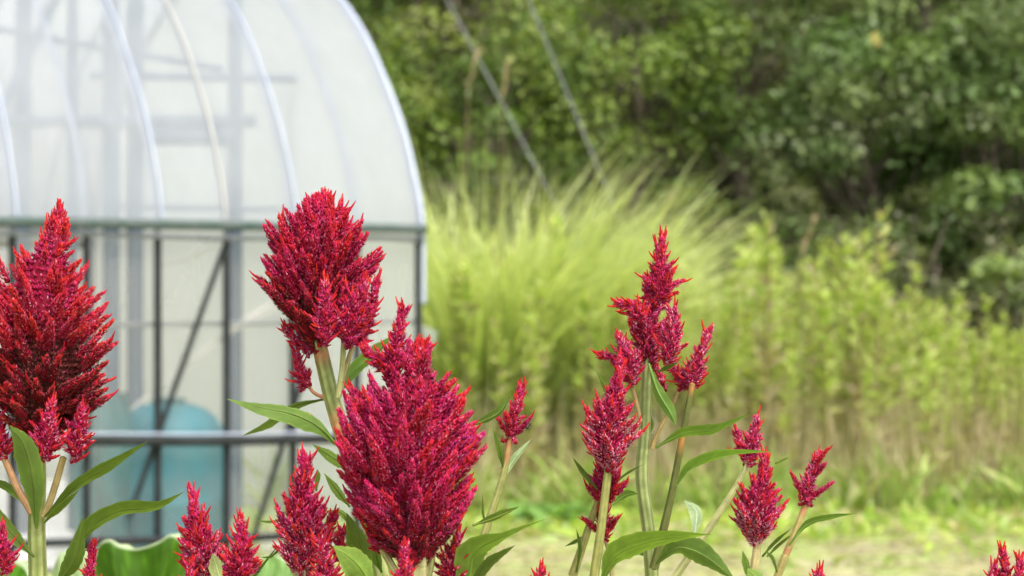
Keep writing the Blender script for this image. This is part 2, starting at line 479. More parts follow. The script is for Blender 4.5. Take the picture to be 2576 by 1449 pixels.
for j in range(ny):
    for i in range(nx):
        a = 2 * math.pi * i / nx
        r = (.135 + .03 * math.sin(5 * a + j * .4) + .012 * math.sin(11 * a)) * (1 - .55 * (j / (ny - 1)) ** 3)
        vs.append((c[0] + r * math.cos(a), c[1] + r * math.sin(a), .66 * j / (ny - 1) + .02 * math.sin(3 * a) * j / ny))
ff = np.array([(j * nx + i, j * nx + (i + 1) % nx, (j + 1) * nx + (i + 1) % nx, (j + 1) * nx + i) for j in range(ny - 1) for i in range(nx)])
o = mk("plastic_sheet", vs, ff, M_TEALD, smooth=True)
tag(o, "dark teal folded plastic sheet bundle standing left of the round tank", "sheet")

# ------------------------------------------------------------------ guy wires beyond the tall grass
for (a, c, lab) in (((1080, -85), (1390, 500), "thin grey guy wire nearest the tunnel, running down into the tall grass"),
                    ((1295, -85), (1565, 570), "thin grey guy wire further right, running down past the tall grass top")):
    p0, p1 = P(*a, 13.2), P(*c, 13.2)
    dd = (p1 - p0) / (p0[2] - p1[2])
    b = Buf(); tube(b, [p0 + dd * -3.0, p1 + dd * p1[2]], [.005], (1, 1, 1), 8, n=30)
    tag(b.build("guy_wire", M_CABLE, None, True), lab, "wire", "guy wires behind the grass")

# ------------------------------------------------------------------ wooded slope
def leaf_cards(buf, pos, nor, size, col, aspect=.55, droop=.25):
    n = len(pos)
    nor = nrm(nor)
    t = nrm(np.cross(nor, nrm(RNG.normal(0, 1, (n, 3))))); t[:, 2] -= droop; t = nrm(t)
    s = nrm(np.cross(nor, t))
    size = np.asarray(size)[:, None]
    v = np.stack([pos - t * size * .5, pos - s * size * aspect * .5 + nor * size * .07, pos + t * size * .5, pos + s * size * aspect * .5 + nor * size * .07], 1)
    k = np.arange(n)[:, None] * 4
    f = np.concatenate([k + [0, 1, 2], k + [0, 2, 3]])
    buf.add(v.reshape(-1, 3), f, np.repeat(col, 4, 0))

def tree(name, x, y, h, rx, rz, nleaf, size, cols, label, group, gloss=False, nclump=26, cat="tree"):
    z0 = float(hill_z(np.array(x), np.array(y)))
    root = empty(name, (x, y, z0)); tag(root, label, cat, group)
    cz = z0 + h - rz
    # clump centres over the crown volume
    d = nrm(RNG.normal(0, 1, (nclump, 3)))
    cc = d * RNG.uniform(.45, 1.0, (nclump, 1)) * [rx, rx * .8, rz] + [x, y, cz]
    cr = RNG.uniform(.20, .42, nclump) * rx
    tb = Buf()
    top = np.array((x + random.uniform(-.2, .2), y, cz + rz * .3))
    tube(tb, [(x, y, z0 - .1), (x + random.uniform(-.12, .12), y, z0 + (cz - z0) * .6), tuple(top)], [.05 + .02 * h, .03 + .012 * h, .015], (1, 1, 1), 8, n=12)
    tb.build("trunk", M_BARK, root, True)
    lb = Buf()
    for k in range(0, nclump, 2):
        a = np.array((x, y, z0 + (cz - z0) * random.uniform(.3, .9)))
        mid = (a + cc[k]) / 2 + RNG.normal(0, .08, 3)
        tube(lb, [a, mid, cc[k]], [.022, .014, .006], (1, 1, 1), 5, n=8)
    lb.build("limb", M_BARK, root, True)
    which = RNG.integers(0, nclump, nleaf)
    q = nrm(RNG.normal(0, 1, (nleaf, 3)) + [0, 0, .35])
    rad = RNG.uniform(.35, 1.0, (nleaf, 1)) ** .6
    pos = cc[which] + q * rad * cr[which][:, None] * [1.1, 1.1, .75]
    nor = q * .8 + [0, 0, .6] + RNG.normal(0, .55, (nleaf, 3))
    cb = np.array(cols)[RNG.integers(0, len(cols), nclump)][which] * 1.12 * RNG.uniform(.7, 1.3, (nleaf, 1))
    b = Buf(); leaf_cards(b, pos, nor, RNG.uniform(.6, 1.3, nleaf) * size, cb)
    b.build("crown", M_GLOSS if gloss else M_TREE, root)
    return root

YG = [(.18, .25, .045), (.13, .20, .04), (.22, .27, .06), (.09, .14, .03)]
MG = [(.10, .16, .04), (.08, .13, .035), (.15, .18, .04), (.11, .14, .04)]
DG = [(.105, .165, .045), (.13, .19, .045), (.10, .13, .045), (.16, .21, .07)]
BR = [(.15, .13, .08), (.10, .11, .05), (.13, .14, .06), (.09, .11, .04)]
L1 = ("yellow green leafy tree low on the wooded slope, left of the dark trees", "yellow green trees on the slope")
L2 = ("mid green tree high on the wooded slope behind the lower trees", "trees high on the slope")
L3 = ("dark glossy leaved tree on the right of the wooded slope", "dark glossy trees on the slope")
L4 = ("low dull green shrub in the shade at the foot of the slope", "low shrubs at the slope foot")
for (x, y, h, rx, rz) in ((-1.3, 17.2, 2.7, 1.0, 1.3), (-.1, 16.9, 2.3, .95, 1.1), (.95, 17.3, 2.6, 1.0, 1.2), (2.0, 17.9, 3.0, 1.05, 1.4), (-2.9, 17.5, 2.6, 1.1, 1.3)):
    tree("leafy_tree", x, y, h, rx, rz, 8000, .068, YG if x != 2.0 else MG + BR, *L1, nclump=42)
for (x, y, h, rx, rz) in ((-2.4, 19.6, 3.4, 1.5, 1.7), (-.4, 19.4, 3.3, 1.4, 1.6), (1.4, 19.8, 3.5, 1.5, 1.7), (3.4, 19.8, 3.5, 1.5, 1.7), (5.4, 19.8, 3.6, 1.6, 1.7), (0.4, 22.4, 4.0, 1.9, 2.0), (3.2, 22.6, 4.0, 1.9, 2.0), (-2.4, 22.6, 4.0, 1.9, 2.0), (6.4, 22.4, 4.0, 1.9, 2.0)):
    tree("hill_tree", x, y, h, rx, rz, 8000, .085, MG + BR[:2] + YG[:1], *L2, nclump=46)
for (x, y, h, rx, rz) in ((2.75, 16.6, 2.5, .9, 1.3), (3.75, 16.4, 2.4, .95, 1.3), (4.9, 16.6, 2.4, 1.0, 1.3), (3.3, 17.9, 3.3, 1.1, 1.5), (4.6, 18.0, 3.3, 1.1, 1.5)):
    tree("glossy_tree", x, y, h, rx, rz, 8500, .082, DG, *L3, gloss=True, nclump=46)
for (x, y, h, rx, rz) in ((1.15, 15.7, 1.35, .75, .7), (2.0, 15.5, 1.4, .75, .7), (0.2, 15.8, 1.4, .75, .7), (2.9, 15.5, 1.3, .7, .65), (3.9, 15.5, 1.2, .75, .6), (4.8, 15.6, 1.2, .75, .6), (-1.0, 15.8, 1.5, .75, .7)):
    tree("shade_shrub", x, y, h, rx, rz, 3400, .055, BR[1:] + MG[:3], *L4, nclump=30, cat="shrub")

yl = [o for o in bpy.data.objects if o.name.startswith("glossy_tree") and o.type == 'EMPTY'][0]
c0 = P(2200, 95, 15.75)
b = Buf(); leaf_cards(b, np.array([c0, c0 + [.03, .01, -.04]]), np.array([(-.1, -1, .5), (.2, -1, .3)]), np.array([.12, .08]), np.array([(.30, .26, .06), (.28, .24, .06)]), .6, .9)
o = b.build("leaf", M_TREE, yl); o['label'] = "yellowed leaf on the dark glossy tree"
# pale leafed branch at the right edge
rt = empty("young_sapling", (3.05, 13.6, 0)); tag(rt, "pale green sapling with drooping leaves at the right edge above the weeds", "sapling")
b = Buf(); tube(b, [(3.15, 13.6, 0), (3.12, 13.6, .6), P(2530, 665, 13.6)], [.018, .014, .006], (1, 1, 1), 6, n=12)
for e in ((2460, 680), (2590, 650), (2500, 700)):
    tube(b, [P(2545, 720, 13.6), P((2545 + e[0]) / 2, e[1] - 10, 13.6), P(*e, 13.5)], [.007, .005, .003], (1, 1, 1), 5, n=8)
b.build("trunk", M_BARK, rt, True)
n = 220; cpt = np.array([P(*q, 13.55) for q in ((2470, 690), (2500, 670), (2540, 665), (2575, 680), (2590, 655), (2530, 690))])
pos = cpt[RNG.integers(0, 6, n)] + RNG.normal(0, 1, (n, 3)) * [.05, .06, .03]
b = Buf(); leaf_cards(b, pos, RNG.normal(0, .5, (n, 3)) + [0, -.2, 1], RNG.uniform(.06, .12, n), np.tile((.26, .33, .12), (n, 1)) * RNG.uniform(.7, 1.2, (n, 1)), .4, .7)
b.build("crown", M_TREE, rt)

# ------------------------------------------------------------------ tall grass clumps
def grass_clump(cx, cy, nb, h, spread, label, lean=0.0, nh=1, seed=None):
    root = empty("tall_grass_clump", (cx, cy, 0)); tag(root, label, "grass", "tall arching grass clumps")
    a = RNG.uniform(0, 2 * math.pi, nb); r = np.sqrt(RNG.uniform(0, 1, nb)) * spread
    base = np.stack([cx + r * np.cos(a), cy + r * np.sin(a) * .7, np.zeros(nb)], -1)
    d = np.stack([np.cos(a) * RNG.uniform(.05, .38, nb) + lean, np.sin(a) * RNG.uniform(.05, .3, nb), np.ones(nb)], -1)
    ln = h * RNG.uniform(.75, 1.36, nb)
    g = np.array([(.50, .63, .18), (.60, .70, .31), (.42, .57, .15), (.55, .61, .26), (.24, .36, .09)])[RNG.integers(0, 5, nb)] * RNG.uniform(.8, 1.15, (nb, 1))
    b = Buf(); ribbons(b, base, d, ln, RNG.uniform(.012, .026, nb), RNG.uniform(.28, .66, nb), g, seg=10, hb=.46, tipcol=np.array((.62, .66, .32)))
    nd = nb // 3                                        # dry straw coloured stems low down
    ad = RNG.uniform(0, 2 * math.pi, nd); rd = np.sqrt(RNG.uniform(0, 1, nd)) * spread
    ribbons(b, np.stack([cx + rd * np.cos(ad), cy + rd * np.sin(ad) * .7 - .05, np.zeros(nd)], -1), np.stack([np.cos(ad) * .15, np.sin(ad) * .15, np.ones(nd)], -1), h * RNG.uniform(.3, .65, nd), .012, .1, (.42, .34, .18), seg=4)
    b.build("blades", M_GRASS, root)
    for k in range(nh):
        aa = random.uniform(0, 6.28); ll = h * random.uniform(1.05, 1.2)
        e = np.array((cx + spread * .8 * math.cos(aa) + random.uniform(.0, .15), cy + .2 * math.sin(aa), ll))
        hb = Buf(); tube(hb, [(cx + .3 * spread * math.cos(aa), cy, 0), ((cx + e[0]) / 2, cy, ll * .6), e], [.004, .003, .002], (.45, .36, .2), 5, n=10)
        nn = 40; tt = RNG.uniform(0, 1, nn)
        dd = nrm(np.array((random.uniform(.1, .6), 0, .8)))
        ribbons(hb, e + dd * (tt * .22)[:, None] - dd * .04, dd + RNG.normal(0, .22, (nn, 3)), .07, .006, .1, np.array((.50, .40, .26)) * RNG.uniform(.8, 1.2, (nn, 1)), seg=2)
        hb.build("seed_head", M_WEED, root)
grass_clump(-.10, 11.7, 1200, 1.86, .38, "bright arching tall grass clump right beside the tunnel end", .03)
grass_clump(.12, 12.0, 1500, 1.84, .42, "tallest bright grass clump with tan seed heads, second from the tunnel", .0, 0)
grass_clump(.50, 11.8, 900, 1.34, .34, "bright tall grass clump third from the tunnel, tips bending to the right", .03)
grass_clump(-.32, 12.2, 700, 1.98, .32, "pale tall grass clump furthest back, half hidden by the tunnel end", .05, 1)
grass_clump(1.62, 12.2, 60, 1.2, .14, "thin pale grass clump with upright tips among the middle of the weeds", .05, 1)
grass_clump(2.05, 12.3, 55, 1.1, .12, "thin grass clump with slanting tips in the weeds right of centre", .12, 1)

# ------------------------------------------------------------------ weed band
def weed_mesh(h, nl, dry):
    b1 = Buf()
    tube(b1, [(0, 0, 0), (random.uniform(-.02, .02), 0, h * .5), (random.uniform(-.05, .05), 0, h)], [.006, .005, .002], (.34, .28, .14), 5, n=8)
    b2 = Buf()
    t = RNG.uniform(.12, 1, nl) ** .75
    a = np.arange(nl) * 2.4 + RNG.uniform(-.3, .3, nl)
    z = t * h
    base = np.stack([np.zeros(nl), np.zeros(nl), z], -1)
    up = .7 + t * 1.1
    d = np.stack([np.cos(a), np.sin(a), up], -1)
    green = np.array([(.43, .54, .13), (.37, .48, .11), (.51, .58, .19), (.44, .46, .17)])[RNG.integers(0, 4, nl)]
    tan = np.array([(.46, .38, .24), (.34, .28, .17), (.50, .44, .29)])[RNG.integers(0, 3, nl)]
    k = np.clip((t - dry) / .25, 0, 1)[:, None]
    k = np.where(RNG.uniform(0, 1, (nl, 1)) < .1, 0, k)
    ribbons(b2, base, d, RNG.uniform(.06, .13, nl) * (1.05 - .45 * t), RNG.uniform(.017, .030, nl), RNG.uniform(.1, .6, nl), green * k + tan * (1 - k), seg=2, wprof='leaf')
    return b1, b2
protos = []
for k in range(7):
    h = (1.0, 1.12, .9, 1.05, 1.2, .8, .95)[k]
    b1, b2 = weed_mesh(h, (95, 110, 80, 100, 120, 70, 90)[k], (.25, .35, .2, .4, .3, .2, .45)[k])
    r = empty("tall_weed", (0, 0, 0))
    tag(r, "yellow green leafy weed stalk with tan lower leaves in the dense weed band", "weed", "tall weed stalks in the band")
    protos.append((r, b1.build("stem", M_WEED, r), b2.build("foliage", M_WEED, r), b1, b2, h))
def band_h(x):
    """height of the weed tops across the band"""
    return np.interp(x, [-.6, .2, .9, 1.5, 1.75, 2.1, 3.0, 4.2], [1.08, 1.05, 1.08, 1.16, 1.20, .88, .79, .86])
NW = 300
wx = RNG.uniform(-.45, 3.3, NW); wy = 10.55 + RNG.uniform(0, 1, NW) ** .9 * 2.7
used = set()
for i in range(NW):
    k = i % 7
    r, s_, f_, b1, b2, h = protos[k]
    if k in used:
        q = r.copy(); COL.objects.link(q)
        for ch in (s_, f_):
            c2 = ch.copy(); COL.objects.link(c2); c2.parent = q
        r = q
    used.add(k)
    hh = float(band_h(wx[i] * 11 / wy[i])) * random.uniform(.62, 1.14) * (wy[i] / 11.4)
    if random.random() < .08: hh *= 1.22
    s = hh / h
    r.location = (wx[i], wy[i], 0); r.rotation_euler = (random.uniform(-.06, .06), random.uniform(-.06, .06), random.uniform(0, 6.28)); r.scale = (s * 1.15, s * 1.15, s)
# the uncountable rest of the band, and its dry undergrowth
b = Buf(); nr = 420
for i in range(nr):
    r, s_, f_, b1, b2, h = protos[i % 7]
    x, y = random.uniform(-1.0, 5.2), 11.4 + random.random() * 3.0
    hh = float(band_h(x * 11 / y)) * random.uniform(.7, 1.05); a = random.uniform(0, 6.28); s = hh / h
    R = np.array(((math.cos(a), -math.sin(a), 0), (math.sin(a), math.cos(a), 0), (0, 0, 1))) * s
    for bb in (b1, b2):
        for v, cc in zip(bb.v, bb.c):
            pass
        vv = np.concatenate(bb.v) @ R.T + [x, y, 0]
        cc = np.concatenate(bb.c)
        f = np.concatenate(bb.f4)
        b.add(vv, f, cc)
tag(b.build("weed_thicket", M_WEED), "dense yellow green weeds growing behind the front weed stalks", "weeds", kind='stuff')
b = Buf(); n = 5200
x = RNG.uniform(-.9, 4.6, n); y = 10.5 + np.abs(RNG.normal(0, 1, n)) * 1.3 + .15 * np.sin(x * 6)
dry = np.array([(.58, .49, .32), (.44, .36, .24), (.62, .54, .37), (.46, .46, .20)])[RNG.integers(0, 4, n)] * RNG.uniform(.75, 1.2, (n, 1))
ribbons(b, np.stack([x, y, np.zeros(n)], -1), np.stack([RNG.normal(0, .13, n), RNG.normal(0, .13, n), np.ones(n)], -1), RNG.uniform(.15, .75, n), RNG.uniform(.006, .014, n), RNG.uniform(0, .3, n), dry, seg=3)
tag(b.build("dry_stalks", M_WEED), "tan dry grass stalks standing under the weed band", "dry grass", kind='stuff')

# low green weeds in the mown strip, straw in front
b = Buf(); n = 3000
x = RNG.uniform(-1.2, 3.8, n); y = 10.2 + np.abs(RNG.normal(0, .5, n))
cl = np.array([(.33, .44, .11), (.26, .38, .09), (.40, .46, .16), (.42, .40, .22)])[RNG.integers(0, 4, n)] * RNG.uniform(.8, 1.2, (n, 1))
ribbons(b, np.stack([x, y, np.zeros(n)], -1), RNG.normal(0, .3, (n, 3)) * [1, 1, 0] + [0, 0, 1], RNG.uniform(.1, .5, n) * (.6 + .5 * np.sin(x * 4.3) ** 2), RNG.uniform(.012, .03, n), RNG.uniform(.1, .7, n), cl, seg=4, wprof='leaf')
n = 8500
x = RNG.uniform(-1.2, 3.6, n); y = 8.3 + RNG.uniform(0, 1, n) ** .8 * 2.75
keep = (np.sin(x * 5.1 + 1.3) * np.sin(y * 6.7 + x) + RNG.normal(0, .5, n) + np.clip((y - 9.35) * 2.4, -1.2, .9)) > -.05
x, y = x[keep], y[keep]; n = len(x)
cl = np.array([(.40, .52, .10), (.30, .45, .08), (.46, .53, .14), (.42, .52, .22), (.52, .47, .24)])[RNG.integers(0, 5, n)] * RNG.uniform(.8, 1.2, (n, 1))
ribbons(b, np.stack([x, y, np.zeros(n)], -1), RNG.normal(0, .6, (n, 3)) * [1, 1, 0] + [0, 0, .8], RNG.uniform(.05, .15, n), RNG.uniform(.02, .045, n), RNG.uniform(.2, .9, n), cl, seg=3, wprof='leaf')
for (px, py, Y, s_) in ((1395, 1330, 9.9, .13), (1425, 1320, 9.95, .11)):   # broad leaved tufts
    m_ = 60; c0 = P(px, py, Y); c0[2] = 0
    a = RNG.uniform(0, 6.28, m_)
    ribbons(b, c0 + RNG.normal(0, .07, (m_, 3)) * [1, 1, 0], np.stack([np.cos(a) * .6, np.sin(a) * .6, np.ones(m_)], -1), s_ * RNG.uniform(.8, 1.6, m_), .055, .4, np.array((.20, .34, .09)) * RNG.uniform(.8, 1.3, (m_, 1)), seg=4, wprof='leaf')
tag(b.build("ground_weeds", M_WEED), "low bright green weeds in the mown strip before the weed band", "weeds", kind='stuff')
b = Buf(); n = 6500
x = RNG.uniform(-1.6, 3.6, n); y = RNG.uniform(7.4, 10.9, n)
st = np.array([(.55, .50, .33), (.44, .40, .25), (.34, .30, .19), (.44, .50, .20)])[RNG.integers(0, 4, n)] * RNG.uniform(.8, 1.15, (n, 1))
aa = RNG.uniform(0, 6.28, n)
ribbons(b, np.stack([x, y, RNG.uniform(.002, .03, n)], -1), np.stack([np.cos(aa), np.sin(aa), RNG.uniform(-.05, .35, n)], -1), RNG.uniform(.05, .18, n), RNG.uniform(.005, .012, n), .1, st, seg=2)
tag(b.build("dry_straw", M_WEED), "pale dry straw lying on the mown strip", "straw", kind='stuff')

# ------------------------------------------------------------------ celosia
CRIM = np.array([(.55, .018, .110), (.62, .024, .155), (.48, .010, .085), (.60, .020, .100), (.60, .040, .195)])
ORNG = np.array([(.60, .022, .030), (.56, .014, .034), (.66, .045, .028)])
PINK = np.array([(.66, .10, .24), (.70, .20, .34), (.62, .06, .19), (.76, .36, .46)])
PALE = np.array([(.72, .20, .36), (.78, .38, .50), (.68, .12, .28), (.85, .58, .64)])
DRY = np.array([(.12, .030, .026), (.08, .024, .018), (.17, .055, .040), (.16, .022, .030)])

WARM = np.array((1.0, 1.0, 1.0))
def tepals(buf, base, d, out, ln, wd, c0, c1):
    """pointed keeled florets"""
    n = len(base)
    s = nrm(np.cross(d, out)); o = nrm(np.cross(s, d))
    ln = ln[:, None]; wd = wd[:, None]
    v = np.stack([base,
                  base + d * ln * .45 - s * wd * .5,
                  base + d * ln * .45 + s * wd * .5,
                  base + d * ln * .42 + o * wd * .38,
                  base + d * ln - o * ln * .06], 1)
    k = np.arange(n)[:, None] * 5
    f = np.concatenate([k + [0, 3, 1], k + [0, 2, 3], k + [1, 3, 4], k + [3, 2, 4], k + [0, 1, 4], k + [0, 4, 2]])
    c = np.stack([c0, c0 * .6 + c1 * .4, c0 * .6 + c1 * .4, c0 * .5 + c1 * .5, c1], 1)
    buf.add(v.reshape(-1, 3), f, c.reshape(-1, 3))

def spike(buf, base, d, L, rs, dens=1.0, pale=.12, dry=0.0, red=.35, nf=2.0, sz=1.0):
    """one side spike: a tapering cone of florets with thin red threads at its tip"""
    d = nrm(d)
    m = max(16, int(dens * L * rs * 1.5e6 / sz ** 1.6))
    s = RNG.uniform(0, 1, m) ** .9
    a = np.arange(m) * 2.39996 + RNG.uniform(-.3, .3, m)
    ref = np.array((.3, .5, .1)) if abs(d[2]) > .6 else np.array((0, .2, 1.))
    u = nrm(np.cross(d, ref)); v = np.cross(d, u)
    rad = np.cos(a)[:, None] * u + np.sin(a)[:, None] * v
    rr = rs * np.minimum(1, (1 - s) * 1.15 + .08) ** .85
    pos = base + d * (L * s)[:, None] + rad * (rr * .52)[:, None]
    be = np.radians(np.interp(s, [0, .6, 1], [54, 38, 12]) + RNG.normal(0, 9, m))
    td = nrm(d * np.cos(be)[:, None] + rad * np.sin(be)[:, None] + np.array((0, 0, .18)))
    ln = RNG.uniform(.0024, .0039, m) * sz * (1 + .25 * s); wd = RNG.uniform(.0009, .0015, m) * sz
    hue = np.array((random.uniform(.82, 1.12), 1.0, random.choice((.35, .6, .85, 1.0, 1.15)))) * WARM
    c0 = CRIM[RNG.integers(0, 5, m)] * hue * RNG.uniform(.75, 1.15, (m, 1)); c1 = c0 * RNG.uniform(.95, 1.2, (m, 1))
    pk = RNG.uniform(0, 1, m) < pale * 1.25 * np.clip(1.6 - 1.2 * s, .15, 1.6)
    c1[pk] = (PALE if pale > .27 else PINK)[RNG.integers(0, 4, pk.sum())]; c0[pk] = c0[pk] * .5 + c1[pk] * .5
    og = (RNG.uniform(0, 1, m) < red * np.clip((s - .45) * 1.5, 0, .8))
    c1[og] = ORNG[RNG.integers(0, 3, og.sum())]; c0[og] = c0[og] * .4 + c1[og] * .6
    if dry > 0:
        dk = RNG.uniform(0, 1, m) < dry * np.clip(1.25 - s, 0, 1)
        c0[dk] = DRY[RNG.integers(0, 4, dk.sum())]; c1[dk] = c0[dk] * RNG.uniform(1., 1.7, (dk.sum(), 1))
    tepals(buf, pos, td, rad, ln, wd, c0, c1)
    # inner axis so the spike is not hollow
    tube(buf, [base, base + d * L * .93], [rs * .55, rs * .42, rs * .12], np.array((.30, .008, .03)), 6, n=5)
    k = int(nf * .65 + random.random())
    for _ in range(k):
        s0 = random.uniform(.6, 1.0)
        ang = random.uniform(0, 6.28); rd = math.cos(ang) * u + math.sin(ang) * v
        q0 = base + d * L * s0
        dd = nrm(d + rd * random.uniform(.1, .75) * (1.15 - s0 * .7))
        l = random.uniform(.005, .010) * sz
        q1 = q0 + dd * l * .55; q2 = q1 + nrm(dd + np.array((0, 0, .35))) * l * .55
        cc = ORNG[random.randrange(3)]
        tube(buf, [q0, q1, q2], [.0012 * sz, .0009 * sz, .0004 * sz], cc, 4, n=5)

def plume(name, axis, Y, hw, nsp, parent, L=(.016, .030), a0=70, a1=22, pale=.18, dry=0.0, red=.35, tipL=None, dens=1.0, nf=2.0, sz=1.0, squash=.85, jag=.17, rsf=.235, dryt=.30, low_pale=0.0, core=.62):
    """a flower plume: axis = photo pixels base to tip at depth Y, hw = half widths in pixels along it"""
    sc = Y / FPX
    ax = spline([P(x, y, Y) for x, y in axis], 160)
    al_ = np.concatenate([[0], np.cumsum(np.linalg.norm(np.diff(ax, axis=0), axis=1))]); al_ /= al_[-1]
    ax = np.stack([np.interp(np.linspace(0, 1, 40), al_, ax[:, c]) for c in range(3)], -1)
    tt = np.linspace(0, 1, 40)
    R = np.interp(tt, np.linspace(0, 1, len(hw)), hw) * sc
    tg = nrm(np.gradient(ax, axis=0))
    b = Buf()
    w1, w2 = random.uniform(0, 6), random.uniform(0, 6)
    wgt = R + .0015; cdf = np.cumsum(wgt); cdf /= cdf[-1]
    for i in range(nsp):
        t = float(np.interp((i + random.random()) / nsp, cdf, tt))
        k = min(39, int(t * 39)); A = tg[k]
        phi = i * 2.39996 + random.uniform(-.35, .35)
        u = nrm(np.array((1., 0, 0)) - A * A[0]); v = np.cross(A, u)
        rad = nrm(math.cos(phi) * u + math.sin(phi) * v * squash)
        al = math.radians(a0 + (a1 - a0) * t + random.uniform(-9, 9))
        d = nrm(A * math.cos(al) + rad * math.sin(al))
        rk = R[k] * random.uniform(1 - jag, 1 + jag) * (1 + .11 * math.sin(2 * phi + w1 + t * 9) + .11 * math.sin(3 * phi + w2 - t * 15))
        rk = max(.002, rk - .0022 * sz)
        l = min(random.uniform(*L), max(.010, rk * 1.5))
        vv = 1 - (1 - squash) * abs(math.sin(phi))
        tip = ax[k] + rad * rk * vv
        sb = tip - d * l
        rs = max(.0028, l * rsf * random.uniform(.85, 1.15))
        dr = dry * np.clip((dryt + .12 - t) / .2, 0, 1)
        spike(b, sb, d, l, rs, dens, pale + low_pale * 1.3 * max(0, 1 - 1.7 * t), dr, red, nf, sz)
    # terminal spike
    tl = tipL * sc if tipL else .02
    tv = tg[-1]
    spike(b, ax[-1] - tv * tl, tv, tl, max(.0035, min(hw[-1] * sc + .002, tl * .24)), dens * 1.15, pale * .6, 0, red * .8, nf + 1, sz)
    for i in range(max(4, int(nsp * .07))):               # a fan of spikes closing the top
        kt = random.randint(29, 37); A = tg[kt]
        q = nrm(A + nrm(RNG.normal(0, 1, 3)) * random.uniform(.1, .75))
        spike(b, ax[kt], q, min(R[kt] * random.uniform(.7, 1.0), np.linalg.norm(ax[-1] - ax[kt]) * .9) + .004, max(.0028, R[kt] * .3), dens, pale, 0, red, nf, sz)
    # inner body
    n = 18; ci = np.linspace(1, 37, n).astype(int)
    sides = 14; ang = np.linspace(0, 2 * math.pi, sides, endpoint=False)
    ring = []
    for k in ci:
        A = tg[k]; u = nrm(np.array((1., 0, 0)) - A * A[0]); v = np.cross(A, u)
        r = max(.0008, (R[k] * core - .002) * math.sqrt(max(0, 1 - (k / 37.5) ** 4)))
        ring.append(ax[k] + r * (np.cos(ang)[:, None] * u + squash * np.sin(ang)[:, None] * v))
    ring = np.array(ring)
    i = np.arange(n - 1)[:, None] * sides; j = np.arange(sides)[None]; kk = (j + 1) % sides
    cc = np.where((np.linspace(0, 1, n) < dryt)[:, None, None] & (dry > 0), np.array((.09, .02, .02)), np.array((.24, .008, .03))) * np.ones((n, sides, 1))
    b.add(ring, np.stack([i + j, i + kk, i + sides + kk, i + sides + j], -1).reshape(-1, 4), cc.reshape(-1, 3))
    # florets set straight on the body between the spikes
    area = float(np.sum(2 * math.pi * R * core)) * np.linalg.norm(ax[-1] - ax[0]) / 40
    m = int(area / 5.0e-6) + 10
    k = np.clip(np.interp(RNG.uniform(0, 1, m), cdf, np.arange(40)).astype(int), 0, 37)
    ph = RNG.uniform(0, 2 * math.pi, m); A = tg[k]
    u = nrm(np.array((1., 0, 0)) - A * A[:, :1]); v = np.cross(A, u)
    rad = np.cos(ph)[:, None] * u + squash * np.sin(ph)[:, None] * v
    pos = ax[k] + rad * np.maximum(.0008, (R[k] * core - .003) * np.sqrt(np.maximum(0, 1 - (k / 37.5) ** 4)))[:, None]
    rad = nrm(rad)
    td = nrm(rad * RNG.uniform(.5, 1, (m, 1)) + A * RNG.uniform(.4, 1, (m, 1)) + RNG.normal(0, .2, (m, 3)))
    c0 = CRIM[RNG.integers(0, 5, m)] * RNG.uniform(.6, 1., (m, 1)); c1 = c0 * RNG.uniform(1, 1.3, (m, 1))
    pk = RNG.uniform(0, 1, m) < pale * .6
    c1[pk] = PINK[RNG.integers(0, 4, pk.sum())]
    if dry > 0:
        dk = RNG.uniform(0, 1, m) < dry * np.clip((dryt + .12 - tt[k]) / .2, 0, 1)
        c0[dk] = DRY[RNG.integers(0, 4, dk.sum())]; c1[dk] = c0[dk] * 1.4
    tepals(b, pos, td, nrm(np.cross(td, np.cross(rad, td) + 1e-6)), RNG.uniform(.004, .007, m) * sz, RNG.uniform(.0011, .0018, m) * sz, c0, c1)
    return b.build(name, M_FLOWER, parent, True)

G1, G2, PALEST = (.16, .22, .045), (.40, .43, .18), (.42, .42, .20)
RED = (.50, .20, .10)
def stem(parent, px, Y, rad, col=G1, col2=G2, name="stem", ground=False, node=None, nodecol=RED, ridge=.10, Y2=None):
    """px: points from top to bottom; rad in pixels"""
    sc = Y / FPX
    Ys = np.linspace(Y, Y2 or Y, len(px))
    pts = [P(x, y, yy) for (x, y), yy in zip(px, Ys)]
    rr = [r * sc for r in rad]
    if ground:
        dd = nrm(pts[-1] - pts[-2])
        m1 = pts[-1] + dd * .22
        e = m1 + np.array((dd[0] * .25, 0, 0)); e[2] = -.02
        pts += [m1, e]
        rr += [rr[-1] * 1.1, rr[-1] * 1.25]
    b = Buf()
    n = 10 * (len(pts) - 1)
    # keep the radii attached to their points
    tube(b, pts, rr, col, 12, n=n, ridge=ridge, cols2=col2, node=node, nodecol=nodecol)
    return b.build(name, M_STEM, parent, True)

